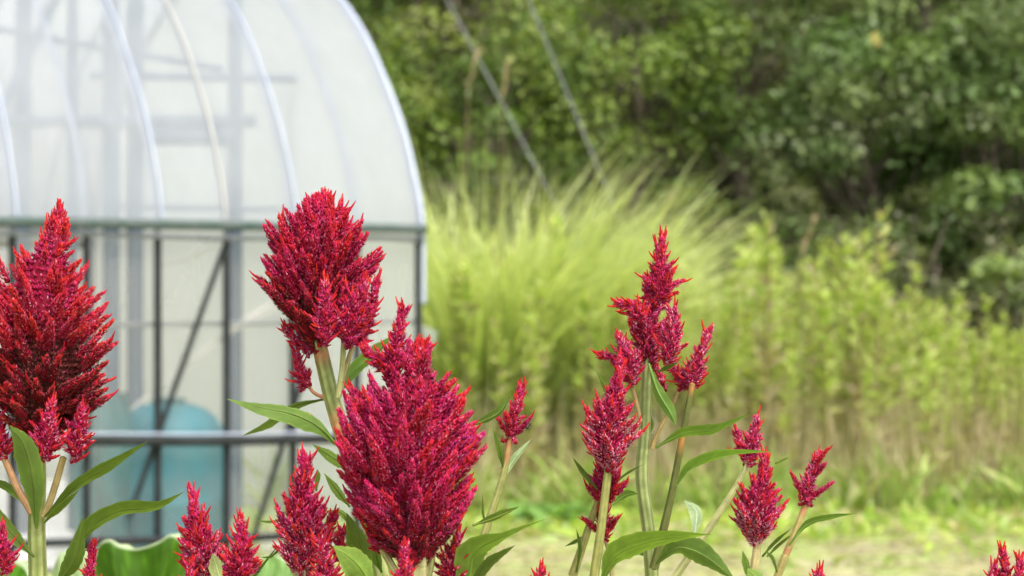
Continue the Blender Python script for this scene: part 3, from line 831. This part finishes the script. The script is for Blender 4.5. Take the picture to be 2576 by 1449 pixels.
LG = [(.070, .118, .010), (.056, .102, .010), (.085, .132, .012), (.062, .098, .011)]
def leaf(parent, px, Y, wpx, roll=25, roll1=None, dY=0.0, fold=.22, col=None, wavy=.05, curl=0.0, name="leaf", shape=None, label=None, pale_under=False):
    """lance shaped leaf through photo pixels from its foot to its tip; roll 0 = seen full face, 90 = edge on"""
    sc = Y / FPX; n = 30
    Ys = np.linspace(Y, Y + dY, len(px))
    c = spline([P(x, y, yy) for (x, y), yy in zip(px, Ys)], n)
    t = nrm(np.gradient(c, axis=0)); s = np.linspace(0, 1, n)
    view = np.array((0, 1., 0))
    pr = nrm(np.cross(t, view)); bk = nrm(np.cross(t, pr))
    r = np.radians(np.interp(s, [0, 1], [roll, roll if roll1 is None else roll1]))[:, None]
    side = np.cos(r) * pr + np.sin(r) * bk; nor = np.cross(side, t)
    sh = shape or ([0, .12, .35, .6, .85, 1], [.10, .34, .95, 1.0, .42, .02])
    W = np.interp(s, *sh) * wpx * sc * .5
    col = np.array(col or LG[random.randrange(4)])
    K = 9; q = np.linspace(-1, 1, K)
    ph = random.uniform(0, 6)
    v = np.zeros((n, K, 3)); cc = np.zeros((n, K, 3))
    for j, x in enumerate(q):
        wob = 1 + .05 * np.sin(s * 60 + ph) * abs(x) ** 3
        z = fold * abs(x) * W + wavy * W * abs(x) ** 2 * np.sin(s * 15 + ph + (2.0 if x > 0 else 0)) + curl * W * x * x
        v[:, j] = c + side * (W * x * wob)[:, None] + nor * z[:, None]
        k = 1.0
        base = col * (1.0 + .20 * (np.sin(s * 50 - abs(x) * 6) > .86) - .10 * math.sin(x * 9 + ph))[:, None]       # side veins
        if abs(x) < .01: base = col * 1.45 + np.array((.05, .045, .02))                 # midrib
        if abs(x) > .95: base = col * 1.25 + np.array((.04, .045, .012))
        cc[:, j] = base
    b = Buf()
    i = np.arange(n - 1)[:, None] * K; j = np.arange(K - 1)[None]
    b.add(v.reshape(-1, 3), np.stack([i + j, i + j + 1, i + K + j + 1, i + K + j], -1).reshape(-1, 4), cc.reshape(-1, 3) * random.uniform(.88, 1.12))
    # leaf stalk and raised midrib
    tube(b, c[:26:5], [.0011, .0008, .0003], col * 1.3 + np.array((.05, .05, .02)), 5, n=16)
    o = b.build(name, M_LEAF, parent, True)
    if label: o['label'] = label
    return o

def plant(label, px, py, Y):
    q = P(px, py, Y)
    r = empty("celosia_plant", (q[0], q[1], 0)); tag(r, label, "flower", "red plumed celosia plants")
    return r

# --- left plant, cut by the frame
p = plant("celosia with large red plume at the left edge, brown dried florets low on it", 95, 1449, 1.70)
stem(p, [(88, 1060), (95, 1180), (92, 1320), (95, 1449)], 1.70, [17, 19, 20, 21], ground=True, node=[.12])
WARM = np.array((1.14, 1.9, .72))
plume("flower_plume", [(90, 1085), (105, 950), (110, 800), (120, 680), (148, 560), (150, 510)], 1.70, [60, 120, 150, 160, 160, 152, 130, 78, 30, 18], 220, p, L=(.020, .038), rsf=.21, jag=.26, pale=.20, dry=.95, red=.75, tipL=80, nf=2.6, dryt=.44)
WARM = np.array((1.08, 1.4, 1.2))
plume("flower_plume", [(118, 1150), (120, 1090), (128, 1020)], 1.665, [26, 46, 34, 16], 26, p, L=(.010, .017), pale=.32, tipL=45)
plume("flower_plume", [(190, 1150), (195, 1090), (208, 1025)], 1.68, [24, 42, 32, 14], 24, p, L=(.010, .017), pale=.30, tipL=40)
plume("flower_plume", [(5, 1145), (2, 1100), (-6, 1050)], 1.69, [20, 34, 24, 10], 20, p, L=(.010, .016), pale=.3, tipL=40)
stem(p, [(160, 1150), (130, 1250), (110, 1300)], 1.69, [8, 8, 9], name="side_stem", col=(.36, .26, .10), col2=(.46, .36, .16))
stem(p, [(8, 1145), (45, 1230), (80, 1290)], 1.69, [8, 8, 9], name="side_stem", col=(.42, .18, .10), col2=(.46, .30, .14))
leaf(p, [(92, 1330), (85, 1220), (60, 1120), (25, 1070)], 1.655, 62, 10, 30, -.02, fold=.3)
leaf(p, [(112, 1300), (190, 1225), (280, 1170), (372, 1110)], 1.68, 40, 52, 40, -.03)
leaf(p, [(110, 1315), (150, 1280), (200, 1232)], 1.68, 24, 50, 40, -.02)
leaf(p, [(160, 1449), (215, 1340), (300, 1287), (395, 1275), (462, 1238)], 1.66, 56, 38, 55, -.04, fold=.3)
leaf(p, [(140, 1470), (185, 1410), (210, 1300)], 1.655, 48, 22, 30, -.02)
leaf(p, [(85, 1400), (20, 1330), (-30, 1250)], 1.69, 40, 45, 30, .02)
leaf(p, [(80, 1280), (20, 1225), (-40, 1200)], 1.70, 26, 55, 40, .02)
plume("flower_plume", [(15, 1430), (8, 1380), (2, 1325)], 1.66, [24, 32, 22, 8], 20, p, L=(.010, .016), tipL=40)
plume("flower_plume", [(228, 1500), (228, 1430), (232, 1380)], 1.66, [24, 26, 16, 6], 18, p, L=(.009, .015), tipL=40, red=.5)
stem(p, [(228, 1480), (200, 1600), (120, 1750)], 1.67, [8, 8, 9], name="side_stem")
stem(p, [(15, 1425), (40, 1600), (80, 1750)], 1.67, [8, 8, 9], name="side_stem")

# --- upper centre plant
p = plant("celosia with tall dark red plume before the tunnel wall, stem leaning right", 950, 1449, 1.78)
stem(p, [(795, 830), (815, 920), (840, 1020), (880, 1150), (930, 1300), (962, 1449)], 1.78, [17, 18, 19, 20, 22, 23], ground=True, node=[.1, .34])
WARM = np.array((.95, .9, .8))
plume("flower_plume", [(795, 868), (795, 780), (798, 690), (808, 590), (812, 520), (812, 498)], 1.78, [28, 56, 86, 108, 120, 126, 128, 128, 126, 120, 96, 52], 230, p, L=(.020, .036), rsf=.20, jag=.19, pale=.14, dry=.95, tipL=44, red=.34, nf=2.4, dryt=.44)
WARM = np.array((1.0, 1.3, 1.2))
plume("flower_plume", [(818, 852), (818, 790), (818, 715)], 1.735, [30, 38, 30, 12], 26, p, L=(.010, .017), pale=.26, tipL=45)
plume("flower_plume", [(878, 858), (890, 800), (915, 715)], 1.75, [34, 48, 40, 16], 34, p, L=(.011, .018), pale=.24, tipL=48)
plume("flower_plume", [(905, 850), (930, 790), (948, 705)], 1.77, [26, 28, 22, 10], 22, p, L=(.010, .017), pale=.2, tipL=45)
plume("flower_plume", [(845, 838), (860, 790), (870, 730)], 1.76, [22, 30, 26, 10], 18, p, L=(.010, .016), pale=.2, tipL=40)
plume("flower_plume", [(775, 880), (745, 858), (722, 830)], 1.78, [16, 22, 18, 8], 14, p, L=(.009, .014), pale=.34, tipL=30, sz=.9)
plume("flower_plume", [(768, 968), (756, 935), (745, 890)], 1.78, [16, 30, 20, 8], 18, p, L=(.009, .015), pale=.24, tipL=35, sz=.9)
stem(p, [(772, 965), (790, 988), (818, 1002)], 1.78, [4, 4, 5], name="side_stem", col=(.44, .15, .08), col2=(.42, .22, .12))
stem(p, [(866, 855), (860, 930), (850, 1000)], 1.76, [7, 6, 7], name="side_stem", col=(.30, .32, .10), col2=(.42, .42, .2))
stem(p, [(892, 858), (868, 930), (855, 990)], 1.77, [6, 5, 6], name="side_stem", col=(.36, .26, .10), col2=(.42, .40, .2))
leaf(p, [(858, 985), (895, 930), (945, 885), (992, 842)], 1.80, 48, 38, 50, .03, col=(.09, .18, .03))
leaf(p, [(818, 1004), (740, 1022), (670, 1068), (610, 1096)], 1.80, 30, 48, 40, .03)
leaf(p, [(845, 1118), (800, 1072), (730, 1040), (650, 1024), (570, 1003)], 1.74, 58, 32, 60, -.04, fold=.3, col=(.10, .17, .035))
leaf(p, [(888, 1182), (840, 1152), (786, 1118)], 1.77, 34, 45, 40, -.02)
leaf(p, [(852, 1010), (870, 950), (888, 880)], 1.79, 9, 50, 40, .01, col=(.18, .16, .10))

# --- nearest big plume
p = plant("nearest celosia with the widest egg shaped red plume, right of the tunnel middle", 1050, 1449, 1.62)
stem(p, [(1050, 1360), (1052, 1420), (1050, 1500)], 1.62, [28, 26, 26], ground=True, col=(.34, .32, .12), col2=(.5, .46, .24))
WARM = np.array((1.03, 1.2, 1.12))
plume("flower_plume", [(1045, 1352), (1035, 1300), (1025, 1200), (1030, 1090), (1048, 990), (1060, 900), (1068, 862)], 1.62, [86, 132, 150, 161, 166, 166, 163, 155, 138, 88, 20, 12], 300, p, L=(.026, .044), a0=60, a1=20, rsf=.19, jag=.21, pale=.16, dry=.85, tipL=100, red=.25, nf=2.4, dens=1.0, dryt=.13)
plume("flower_plume", [(985, 960), (998, 870), (1012, 780)], 1.64, [30, 40, 28, 14], 30, p, L=(.012, .020), tipL=60, red=.45)
plume("flower_plume", [(975, 925), (950, 905), (925, 885)], 1.65, [20, 30, 22, 10], 18, p, L=(.010, .016), tipL=36, red=.5)
plume("flower_plume", [(905, 1090), (905, 1030), (890, 985)], 1.66, [26, 40, 32, 14], 28, p, L=(.011, .018), tipL=45)
plume("flower_plume", [(1132, 1455), (1135, 1410), (1150, 1352)], 1.64, [36, 42, 34, 14], 30, p, L=(.010, .017), pale=.34, tipL=45)
plume("flower_plume", [(1015, 1475), (1018, 1430), (1017, 1375)], 1.56, [32, 28, 14, 6], 24, p, L=(.010, .018), pale=.22, tipL=55)
plume("flower_plume", [(958, 1378), (945, 1370), (935, 1345)], 1.63, [20, 24, 20, 10], 12, p, L=(.010, .016), tipL=30)
stem(p, [(1085, 1375), (1078, 1430), (1060, 1500)], 1.63, [11, 12, 12], name="side_stem", col=(.28, .27, .10))
stem(p, [(962, 1380), (990, 1430), (1030, 1490)], 1.62, [9, 9, 10], name="side_stem", col=(.28, .20, .10))
stem(p, [(1130, 1455), (1110, 1560), (1065, 1700)], 1.63, [10, 10, 11], name="side_stem")
leaf(p, [(1175, 1075), (1230, 1052), (1262, 1030), (1288, 985)], 1.72, 34, 42, 55, .03)
leaf(p, [(1180, 1470), (1195, 1390), (1280, 1345), (1375, 1305)], 1.64, 92, 20, 72, -.03, fold=.25, col=(.15, .25, .035), shape=([0, .1, .3, .5, .62, .85, 1], [.5, .75, 1.0, .75, .35, .22, .02]))
leaf(p, [(1165, 1500), (1230, 1420), (1295, 1372)], 1.62, 38, 48, 40, -.02)
leaf(p, [(1175, 1490), (1220, 1440), (1270, 1378)], 1.66, 26, 45, 50, .0)
leaf(p, [(1190, 1322), (1250, 1300), (1306, 1275)], 1.68, 30, 42, 50, .02)
leaf(p, [(940, 1480), (900, 1420), (838, 1372)], 1.60, 78, 18, 45, -.02, fold=.3, col=(.15, .24, .04))
leaf(p, [(935, 1449), (905, 1370), (872, 1290)], 1.68, 60, 25, 40, .0, fold=.3)
leaf(p, [(880, 1275), (850, 1235), (815, 1190)], 1.72, 28, 50, 40, .0)
leaf(p, [(878, 1320), (860, 1290), (808, 1285)], 1.74, 22, 40, 60, .0)
leaf(p, [(960, 1440), (948, 1400), (940, 1360)], 1.70, 30, 35, 40, .0)

# --- small single plume between
p = plant("slender celosia with one small three pronged plume right of the nearest big plume", 1225, 1340, 1.80)
stem(p, [(1283, 1095), (1272, 1170), (1250, 1250), (1218, 1345), (1190, 1449)], 1.80, [7, 8, 9, 10, 11], ground=True, col=(.26, .27, .07), col2=(.36, .36, .14), node=[.05, .12])
WARM = np.array((1.1, 2.0, 1.45))
plume("flower_plume", [(1284, 1105), (1290, 1060), (1303, 1010), (1310, 975)], 1.80, [14, 26, 24, 18, 10], 24, p, L=(.009, .015), pale=.2, tipL=62, sz=.9, red=.5)
for (a, c) in (((1278, 1090), (1248, 1045)), ((1300, 1090), (1336, 1050)), ((1290, 1085), (1270, 1040))):
    b = Buf(); spike(b, P(*a, 1.80), P(*c, 1.79) - P(*a, 1.80), float(np.linalg.norm(P(*c, 1.79) - P(*a, 1.80))), .004, 1, .12, 0, .6, 3, .85); b.build("flower_spike", M_FLOWER, p)
leaf(p, [(1268, 1185), (1258, 1130), (1240, 1078)], 1.80, 20, 30, 45, -.01)
leaf(p, [(1264, 1205), (1290, 1160), (1336, 1104)], 1.80, 20, 25, 20, .02, col=(.36, .45, .30))
leaf(p, [(1222, 1320), (1216, 1290), (1214, 1240)], 1.81, 10, 50, 50, .0)

# --- right tall plant
p = plant("tallest celosia on the right with stacked open plumes on a pale ribbed stem", 1640, 1449, 1.82)
stem(p, [(1640, 840), (1628, 930), (1622, 1080), (1615, 1200), (1632, 1340), (1640, 1449)], 1.82, [12, 13, 13, 15, 15, 16], ground=True, ridge=.14, col2=(.42, .46, .21))
plume("flower_plume", [(1645, 770), (1660, 710), (1662, 655), (1665, 600)], 1.82, [30, 58, 44, 22, 14], 40, p, L=(.012, .020), a0=78, a1=20, tipL=90, red=.45, nf=1.8, pale=.12)
plume("flower_plume", [(1632, 905), (1628, 840), (1635, 770), (1648, 740)], 1.82, [34, 44, 52, 40, 28], 60, p, L=(.010, .018), a0=62, pale=.30, dry=.4, tipL=30, nf=1.2, dryt=.3)
plume("flower_plume", [(1612, 800), (1590, 775), (1562, 765)], 1.80, [24, 34, 24, 10], 22, p, L=(.010, .016), tipL=36, red=.5, pale=.2)
plume("flower_plume", [(1680, 905), (1688, 850), (1695, 780)], 1.78, [28, 38, 34, 16], 36, p, L=(.010, .016), pale=.36, tipL=40, nf=1.0)
plume("flower_plume", [(1590, 958), (1578, 900), (1560, 850)], 1.80, [26, 40, 34, 12], 30, p, L=(.010, .016), pale=.36, tipL=45, nf=1.2)
plume("flower_plume", [(1600, 925), (1560, 912), (1515, 892)], 1.81, [14, 16, 12, 6], 10, p, L=(.009, .014), pale=.2, tipL=40, red=.6)
plume("flower_plume", [(1740, 970), (1752, 920), (1770, 870), (1785, 830)], 1.80, [26, 36, 24, 16, 10], 34, p, L=(.010, .016), pale=.40, tipL=50, nf=1.0)
plume("flower_plume", [(1718, 968), (1706, 935), (1690, 925)], 1.81, [20, 24, 16, 8], 14, p, L=(.009, .014), pale=.25, tipL=30)
plume("flower_plume", [(1660, 975), (1662, 955), (1655, 930)], 1.83, [14, 16, 12, 6], 10, p, L=(.008, .012), pale=.35, tipL=26, sz=.85)
stem(p, [(1742, 965), (1720, 1080), (1690, 1240), (1660, 1370), (1645, 1430)], 1.79, [7, 8, 9, 11, 12], name="side_stem", col=(.085, .10, .02), col2=(.13, .14, .035), node=[.02, .3], nodecol=(.5, .22, .06))
stem(p, [(1712, 965), (1690, 1020), (1650, 1100), (1640, 1128)], 1.82, [5, 5, 5, 6], name="side_stem", col=(.38, .24, .08), col2=(.40, .32, .14))
stem(p, [(1585, 955), (1600, 1010), (1612, 1060)], 1.81, [5, 5, 5], name="side_stem", col=(.40, .24, .10), col2=(.42, .34, .16))
leaf(p, [(1632, 915), (1655, 985), (1685, 1035), (1702, 1072)], 1.77, 34, 28, 20, -.02, col=(.12, .22, .045))
leaf(p, [(1655, 935), (1680, 925), (1712, 905)], 1.79, 16, 40, 30, .0)
leaf(p, [(1650, 1126), (1720, 1090), (1800, 1080), (1888, 1040)], 1.78, 38, 38, 45, -.02, col=(.12, .21, .03))
leaf(p, [(1702, 1220), (1740, 1172), (1830, 1142), (1938, 1136)], 1.76, 42, 38, 62, -.02, col=(.12, .22, .03))
leaf(p, [(1515, 1460), (1555, 1395), (1660, 1358), (1790, 1344)], 1.74, 82, 22, 60, -.04, fold=.2, col=(.16, .26, .035))
leaf(p, [(1650, 1420), (1705, 1378), (1775, 1400), (1850, 1460)], 1.76, 66, 30, 15, -.04, fold=.25, col=(.10, .17, .035))
leaf(p, [(1640, 1405), (1610, 1380), (1580, 1360)], 1.83, 34, 45, 40, .02)
leaf(p, [(1630, 1100), (1640, 1070), (1635, 1040)], 1.83, 16, 40, 40, .0)
leaf(p, [(1745, 1350), (1752, 1290), (1722, 1258)], 1.84, 36, 10, 40, .02, col=(.34, .42, .30))
leaf(p, [(1545, 1015), (1522, 975), (1500, 930)], 1.85, 16, 40, 40, .0)

# --- plant just left of it
p = plant("pale based spiky celosia with two tiers on a yellow stem before the tall ribbed stem", 1495, 1449, 1.74)
stem(p, [(1535, 1140), (1528, 1200), (1512, 1330), (1495, 1449)], 1.74, [9, 10, 11, 12], ground=True, col=(.25, .25, .06), col2=(.33, .33, .11), ridge=.05)
plume("flower_plume", [(1535, 1165), (1532, 1110), (1538, 1040), (1550, 980), (1560, 905)], 1.74, [34, 60, 68, 64, 34, 22, 12], 78, p, L=(.012, .022), a0=58, a1=20, pale=.2, low_pale=.75, tipL=85, red=.5, nf=2.0)
plume("flower_plume", [(1525, 1242), (1522, 1205), (1518, 1170)], 1.77, [28, 52, 50, 24], 36, p, L=(.011, .018), a0=55, pale=.12, tipL=40, red=.5)
plume("flower_plume", [(1520, 1352), (1520, 1315), (1515, 1260), (1512, 1240)], 1.79, [16, 28, 22, 22, 14], 28, p, L=(.008, .013), pale=.45, tipL=40, sz=.9)
for (a, c) in (((1505, 1335), (1468, 1305)), ((1530, 1330), (1556, 1300))):
    b = Buf(); spike(b, P(*a, 1.79), P(*c, 1.78) - P(*a, 1.79), float(np.linalg.norm(P(*c, 1.78) - P(*a, 1.79))), .0045, 1, .15, 0, .5, 2, .85); b.build("flower_spike", M_FLOWER, p)
stem(p, [(1510, 1240), (1480, 1330), (1440, 1449)], 1.79, [8, 9, 11], name="side_stem", col=(.26, .25, .07), col2=(.34, .32, .11))
stem(p, [(1520, 1350), (1535, 1400), (1540, 1449)], 1.80, [5, 5, 6], name="side_stem", col=(.30, .20, .08))
leaf(p, [(1502, 1230), (1470, 1190), (1440, 1150)], 1.76, 18, 45, 40, .0)
leaf(p, [(1540, 1270), (1575, 1245), (1605, 1242)], 1.80, 26, 40, 40, .0, col=(.10, .18, .03))
leaf(p, [(1545, 1215), (1580, 1190), (1618, 1168)], 1.77, 9, 40, 40, .0)
leaf(p, [(1480, 1342), (1450, 1360), (1420, 1375)], 1.80, 12, 45, 40, .0)
leaf(p, [(1450, 1440), (1460, 1380), (1450, 1330)], 1.78, 14, 40, 40, .0)

# --- right lower plant
p = plant("celosia with full egg shaped plume low on the right, smaller plume rising behind", 1895, 1449, 1.80)
stem(p, [(1910, 1330), (1903, 1390), (1895, 1449)], 1.80, [9, 10, 11], ground=True, col=(.44, .34, .15), col2=(.5, .44, .22), ridge=.05)
plume("flower_plume", [(1903, 1350), (1905, 1300), (1912, 1240), (1920, 1190), (1926, 1145)], 1.80, [28, 56, 68, 58, 34, 18, 12], 82, p, L=(.012, .021), a0=58, a1=20, pale=.18, low_pale=.7, tipL=60, red=.5)
plume("flower_plume", [(1880, 1165), (1892, 1120), (1903, 1060)], 1.86, [20, 28, 24, 14], 28, p, L=(.008, .014), pale=.34, tipL=50, nf=.6)
plume("flower_plume", [(1872, 1140), (1862, 1118), (1855, 1095)], 1.86, [16, 20, 16, 8], 12, p, L=(.008, .012), pale=.25, tipL=28, nf=.6)
stem(p, [(1880, 1160), (1860, 1210), (1790, 1320), (1700, 1449)], 1.86, [6, 7, 9, 10], name="side_stem", ground=True, col=(.32, .32, .12), col2=(.42, .42, .2))
leaf(p, [(1890, 1470), (1878, 1420), (1868, 1385)], 1.79, 24, 30, 40, .0)
leaf(p, [(1930, 1470), (1900, 1450), (1880, 1430)], 1.78, 44, 20, 40, .0, col=(.16, .25, .05))
leaf(p, [(1955, 1440), (1945, 1405), (1925, 1385)], 1.80, 14, 40, 40, .0)
leaf(p, [(1918, 1400), (1950, 1365), (1990, 1330)], 1.83, 14, 40, 40, .0)
leaf(p, [(1950, 1165), (1970, 1158), (1985, 1150)], 1.86, 8, 40, 40, .0)

p = plant("slender celosia with one forked small plume furthest right of the open group", 1955, 1449, 1.82)
stem(p, [(2030, 1262), (2000, 1340), (1975, 1400), (1952, 1460)], 1.82, [8, 9, 9, 10], ground=True, col=(.34, .26, .08), col2=(.40, .36, .14), node=[.05, .35])
plume("flower_plume", [(2028, 1265), (2032, 1225), (2045, 1180), (2058, 1150)], 1.82, [22, 28, 24, 20, 12], 30, p, L=(.009, .015), pale=.36, tipL=40, nf=.8, sz=.95)
for (a, c) in (((2025, 1245), (1990, 1192)), ((2035, 1255), (2094, 1215)), ((2048, 1170), (2082, 1130)), ((2050, 1190), (2076, 1168))):
    b = Buf(); spike(b, P(*a, 1.82), P(*c, 1.81) - P(*a, 1.82), float(np.linalg.norm(P(*c, 1.81) - P(*a, 1.82))), .0042, 1, .12, 0, .6, 2, .85); b.build("flower_spike", M_FLOWER, p)
leaf(p, [(1985, 1372), (2030, 1320), (2090, 1302), (2155, 1292)], 1.80, 28, 40, 55, .0, col=(.11, .20, .03))
leaf(p, [(1930, 1400), (1960, 1372), (1998, 1340)], 1.83, 14, 45, 40, .0)

# --- low plumes, lower left
p = plant("celosia with double plume low left above the broad leaf, white florets at its base", 540, 1449, 1.66)
stem(p, [(525, 1420), (535, 1480), (540, 1540)], 1.66, [12, 13, 14], ground=True)
WARM = np.array((1.1, 1.6, 1.35))
plume("flower_plume", [(515, 1450), (508, 1390), (495, 1330), (488, 1280), (484, 1235)], 1.66, [36, 62, 64, 44, 22, 12], 70, p, L=(.012, .022), a0=60, pale=.16, low_pale=.6, tipL=70, red=.5)
plume("flower_plume", [(598, 1455), (606, 1400), (610, 1350), (606, 1312)], 1.65, [42, 52, 42, 22, 12], 50, p, L=(.011, .019), tipL=50, red=.5)
plume("flower_plume", [(475, 1480), (477, 1445), (478, 1428)], 1.64, [18, 14, 8, 4], 10, p, L=(.009, .014), tipL=30)
leaf(p, [(560, 1480), (545, 1430), (535, 1392)], 1.61, 40, 55, 30, -.01, col=(.38, .42, .22))
leaf(p, [(600, 1500), (640, 1450), (700, 1372)], 1.72, 12, 50, 40, .0)

p = plant("celosia with pointed narrow plume lower centre, left of the nearest big plume", 755, 1449, 1.68)
stem(p, [(760, 1400), (757, 1449), (755, 1500)], 1.68, [14, 15, 15], ground=True, col=(.42, .34, .2), col2=(.5, .46, .3))
plume("flower_plume", [(758, 1430), (762, 1370), (760, 1300), (762, 1240), (766, 1180), (764, 1140)], 1.68, [38, 66, 70, 66, 44, 28, 16], 95, p, L=(.012, .022), a0=55, a1=18, pale=.18, low_pale=.45, tipL=65, red=.5)
plume("flower_plume", [(805, 1380), (818, 1340), (838, 1305)], 1.70, [22, 30, 24, 10], 22, p, L=(.010, .016), tipL=40)
plume("flower_plume", [(825, 1480), (818, 1430), (808, 1365)], 1.62, [44, 42, 26, 12], 40, p, L=(.010, .018), tipL=50, pale=.3)
plume("flower_plume", [(852, 1400), (855, 1370), (858, 1340)], 1.72, [16, 20, 16, 8], 14, p, L=(.008, .013), tipL=30, red=.6)
stem(p, [(825, 1470), (800, 1600), (765, 1700)], 1.64, [10, 10, 11], name="side_stem")
leaf(p, [(700, 1385), (680, 1400), (655, 1402)], 1.72, 10, 50, 50, .0)
leaf(p, [(795, 1235), (800, 1200), (798, 1180)], 1.74, 20, 50, 40, .0)
leaf(p, [(715, 1305), (680, 1312), (640, 1308)], 1.74, 10, 40, 60, .0)

# --- tips just entering the bottom edge
for (x, y, Y, lab) in ((1357, 1440, 1.70, "celosia plume tip just showing at the bottom edge below the small single plume"),
                       (2062, 1446, 1.70, "celosia plume tip just showing at the bottom edge right of the forked plume")):
    p = plant(lab, x, 1500, Y)
    stem(p, [(x, y + 70), (x, y + 140), (x, y + 220)], Y, [9, 10, 11], ground=True)
    plume("flower_plume", [(x, y + 90), (x, y + 40), (x, y + 4)], Y, [26, 34, 26, 14], 26, p, L=(.010, .016), tipL=30, pale=.25)
p = plant("celosia with several small plume tips in the bottom right corner", 2530, 1500, 1.76)
stem(p, [(2530, 1480), (2530, 1560), (2532, 1640)], 1.76, [10, 11, 12], ground=True)
plume("flower_plume", [(2530, 1490), (2528, 1440), (2524, 1392)], 1.76, [34, 26, 14, 6], 26, p, L=(.010, .016), tipL=45, red=.5)
plume("flower_plume", [(2556, 1490), (2562, 1450), (2568, 1412)], 1.75, [24, 20, 12, 6], 16, p, L=(.010, .016), tipL=36, red=.5)
plume("flower_plume", [(2496, 1490), (2498, 1455), (2500, 1432)], 1.75, [22, 16, 10, 6], 12, p, L=(.009, .014), tipL=26, pale=.4)

# --- broad leaves lower left, a bit behind
p = empty("broad_leaf_plant", tuple(P(420, 1449, 2.9)[:2]) + (0,))
tag(p, "broad dark green wavy leaf plant with white rim behind the low left plumes", "plant")
def broad(px, Y, wpx, roll, dY, col=(.09, .20, .02)):
    leaf(p, px, Y, wpx, roll, roll, dY, fold=.12, wavy=.28, col=col, shape=([0, .08, .3, .6, .85, 1], [.3, .75, 1, .95, .6, .05]), name="leaf")
def broad_leaf(rim, Y, depth, col):
    """leaf blade facing us: rim = photo pixels along its upper edge, folded back at the rim"""
    sc = Y / FPX; n = 40
    top = spline([P(x, y, Y) for x, y in rim], n)
    rows = []; cc = []
    cx = (top[0] + top[-1]) / 2 + np.array((0, .02, -depth))
    for k in np.linspace(0, 1, 14):
        m_ = top * (1 - k) + cx * k
        vein = np.abs(((np.linspace(0, 9, n) + 1.3 * k) % 1.0) - .5) < .07
        m_[:, 1] += -.03 * math.sin(math.pi * k) + .007 * np.sin(np.linspace(0, 17, n)) * (1 - k)
        rows.append(m_); cc.append(np.tile(np.array(col), (n, 1)) * (1 + .55 * vein * (1 - .5 * k) + RNG.uniform(-.12, .12, n))[:, None])
    lip = top + np.array((0, .05, .002)) + np.stack([np.zeros(n), np.zeros(n), -.012 * np.abs(np.sin(np.linspace(0, 9, n)))], -1)
    rows.insert(0, lip); cc.insert(0, np.tile((.36, .45, .26), (n, 1)))
    mid = top + np.array((0, .004, .004)); rows.insert(1, mid); cc.insert(1, np.tile((.50, .58, .38), (n, 1)))
    v = np.array(rows); m = len(rows)
    i = np.arange(m - 1)[:, None] * n + np.arange(n - 1)[None]
    b = Buf(); b.add(v.reshape(-1, 3), np.stack([i, i + 1, i + n + 1, i + n], -1).reshape(-1, 4), np.concatenate(cc))
    tube(b, [cx, cx * [1, 1, .6], (cx[0], cx[1] + .03, 0)], [.007, .009, .011], (.2, .3, .08), 8, n=12)
    return b.build("leaf", M_TARO, p, True)
broad_leaf([(228, 1470), (245, 1385), (275, 1365), (300, 1380), (345, 1388), (395, 1372), (430, 1352), (455, 1372), (475, 1420), (480, 1480)], 2.9, .14, (.040, .098, .004))
broad_leaf([(610, 1470), (650, 1415), (690, 1402), (735, 1430), (760, 1480)], 3.3, .12, (.16, .27, .09))
broad_leaf([(120, 1470), (150, 1400), (190, 1392), (235, 1400), (245, 1470)], 3.1, .12, (.30, .38, .20))
broad_leaf([(-40, 1480), (-10, 1425), (40, 1420), (80, 1470)], 2.8, .12, (.07, .19, .012))
p2 = empty("green_shoot", tuple(P(200, 1449, 4.0)[:2]) + (0,)); tag(p2, "pale green leafy shoot by the tunnel foot at lower left", "plant")
m_ = 26; a = RNG.uniform(0, 6.28, m_); c0 = P(200, 1420, 4.0)
b = Buf(); ribbons(b, np.array((c0[0], 4.0, 0)) + RNG.normal(0, .03, (m_, 3)) * [1, 1, 0], np.stack([np.cos(a) * .12, np.sin(a) * .1, np.ones(m_)], -1), RNG.uniform(.5, .68, m_), .03, .06, np.array((.24, .36, .12)) * RNG.uniform(.8, 1.2, (m_, 1)), seg=6)
b.build("foliage", M_WEED, p2)

# ------------------------------------------------------------------ ants
def ant(px, py, Y, ang, label):
    c = P(px, py, Y); d = np.array((math.cos(ang), 0, math.sin(ang))); s = np.array((-math.sin(ang), 0, math.cos(ang)))
    b = Buf()
    tube(b, [c - d * .0032, c - d * .0022, c - d * .001, c - d * .0004, c + d * .0006, c + d * .0012, c + d * .0018, c + d * .0027], [.0003, .0011, .0009, .0003, .0007, .0003, .0008, .0003], (1, 1, 1), 8, n=24)
    for sg in (-1, 1):
        for k in (-.0006, .0002, .001):
            tube(b, [c + d * k, c + d * k * 2 + s * sg * .0016 - np.array((0, .0006, 0)), c + d * k * 3 + s * sg * .0026], [.00018, .00016, .0001], (1, 1, 1), 4, n=5)
        tube(b, [c + d * .0026, c + d * .0036 + s * sg * .001], [.00012, .0001], (1, 1, 1), 4, n=3)
    tag(b.build("ant", M_ANT, None, True), label, "ant", "black ants on the plumes")
ant(1330, 1072, 1.775, .9, "tiny black ant on the right prong of the small single plume")
ant(1583, 1116, 1.715, 1.2, "tiny black ant on the right side of the pale based spiky plume")
ant(651, 1432, 1.63, 1.4, "tiny black ant on the right edge of the low double plume")
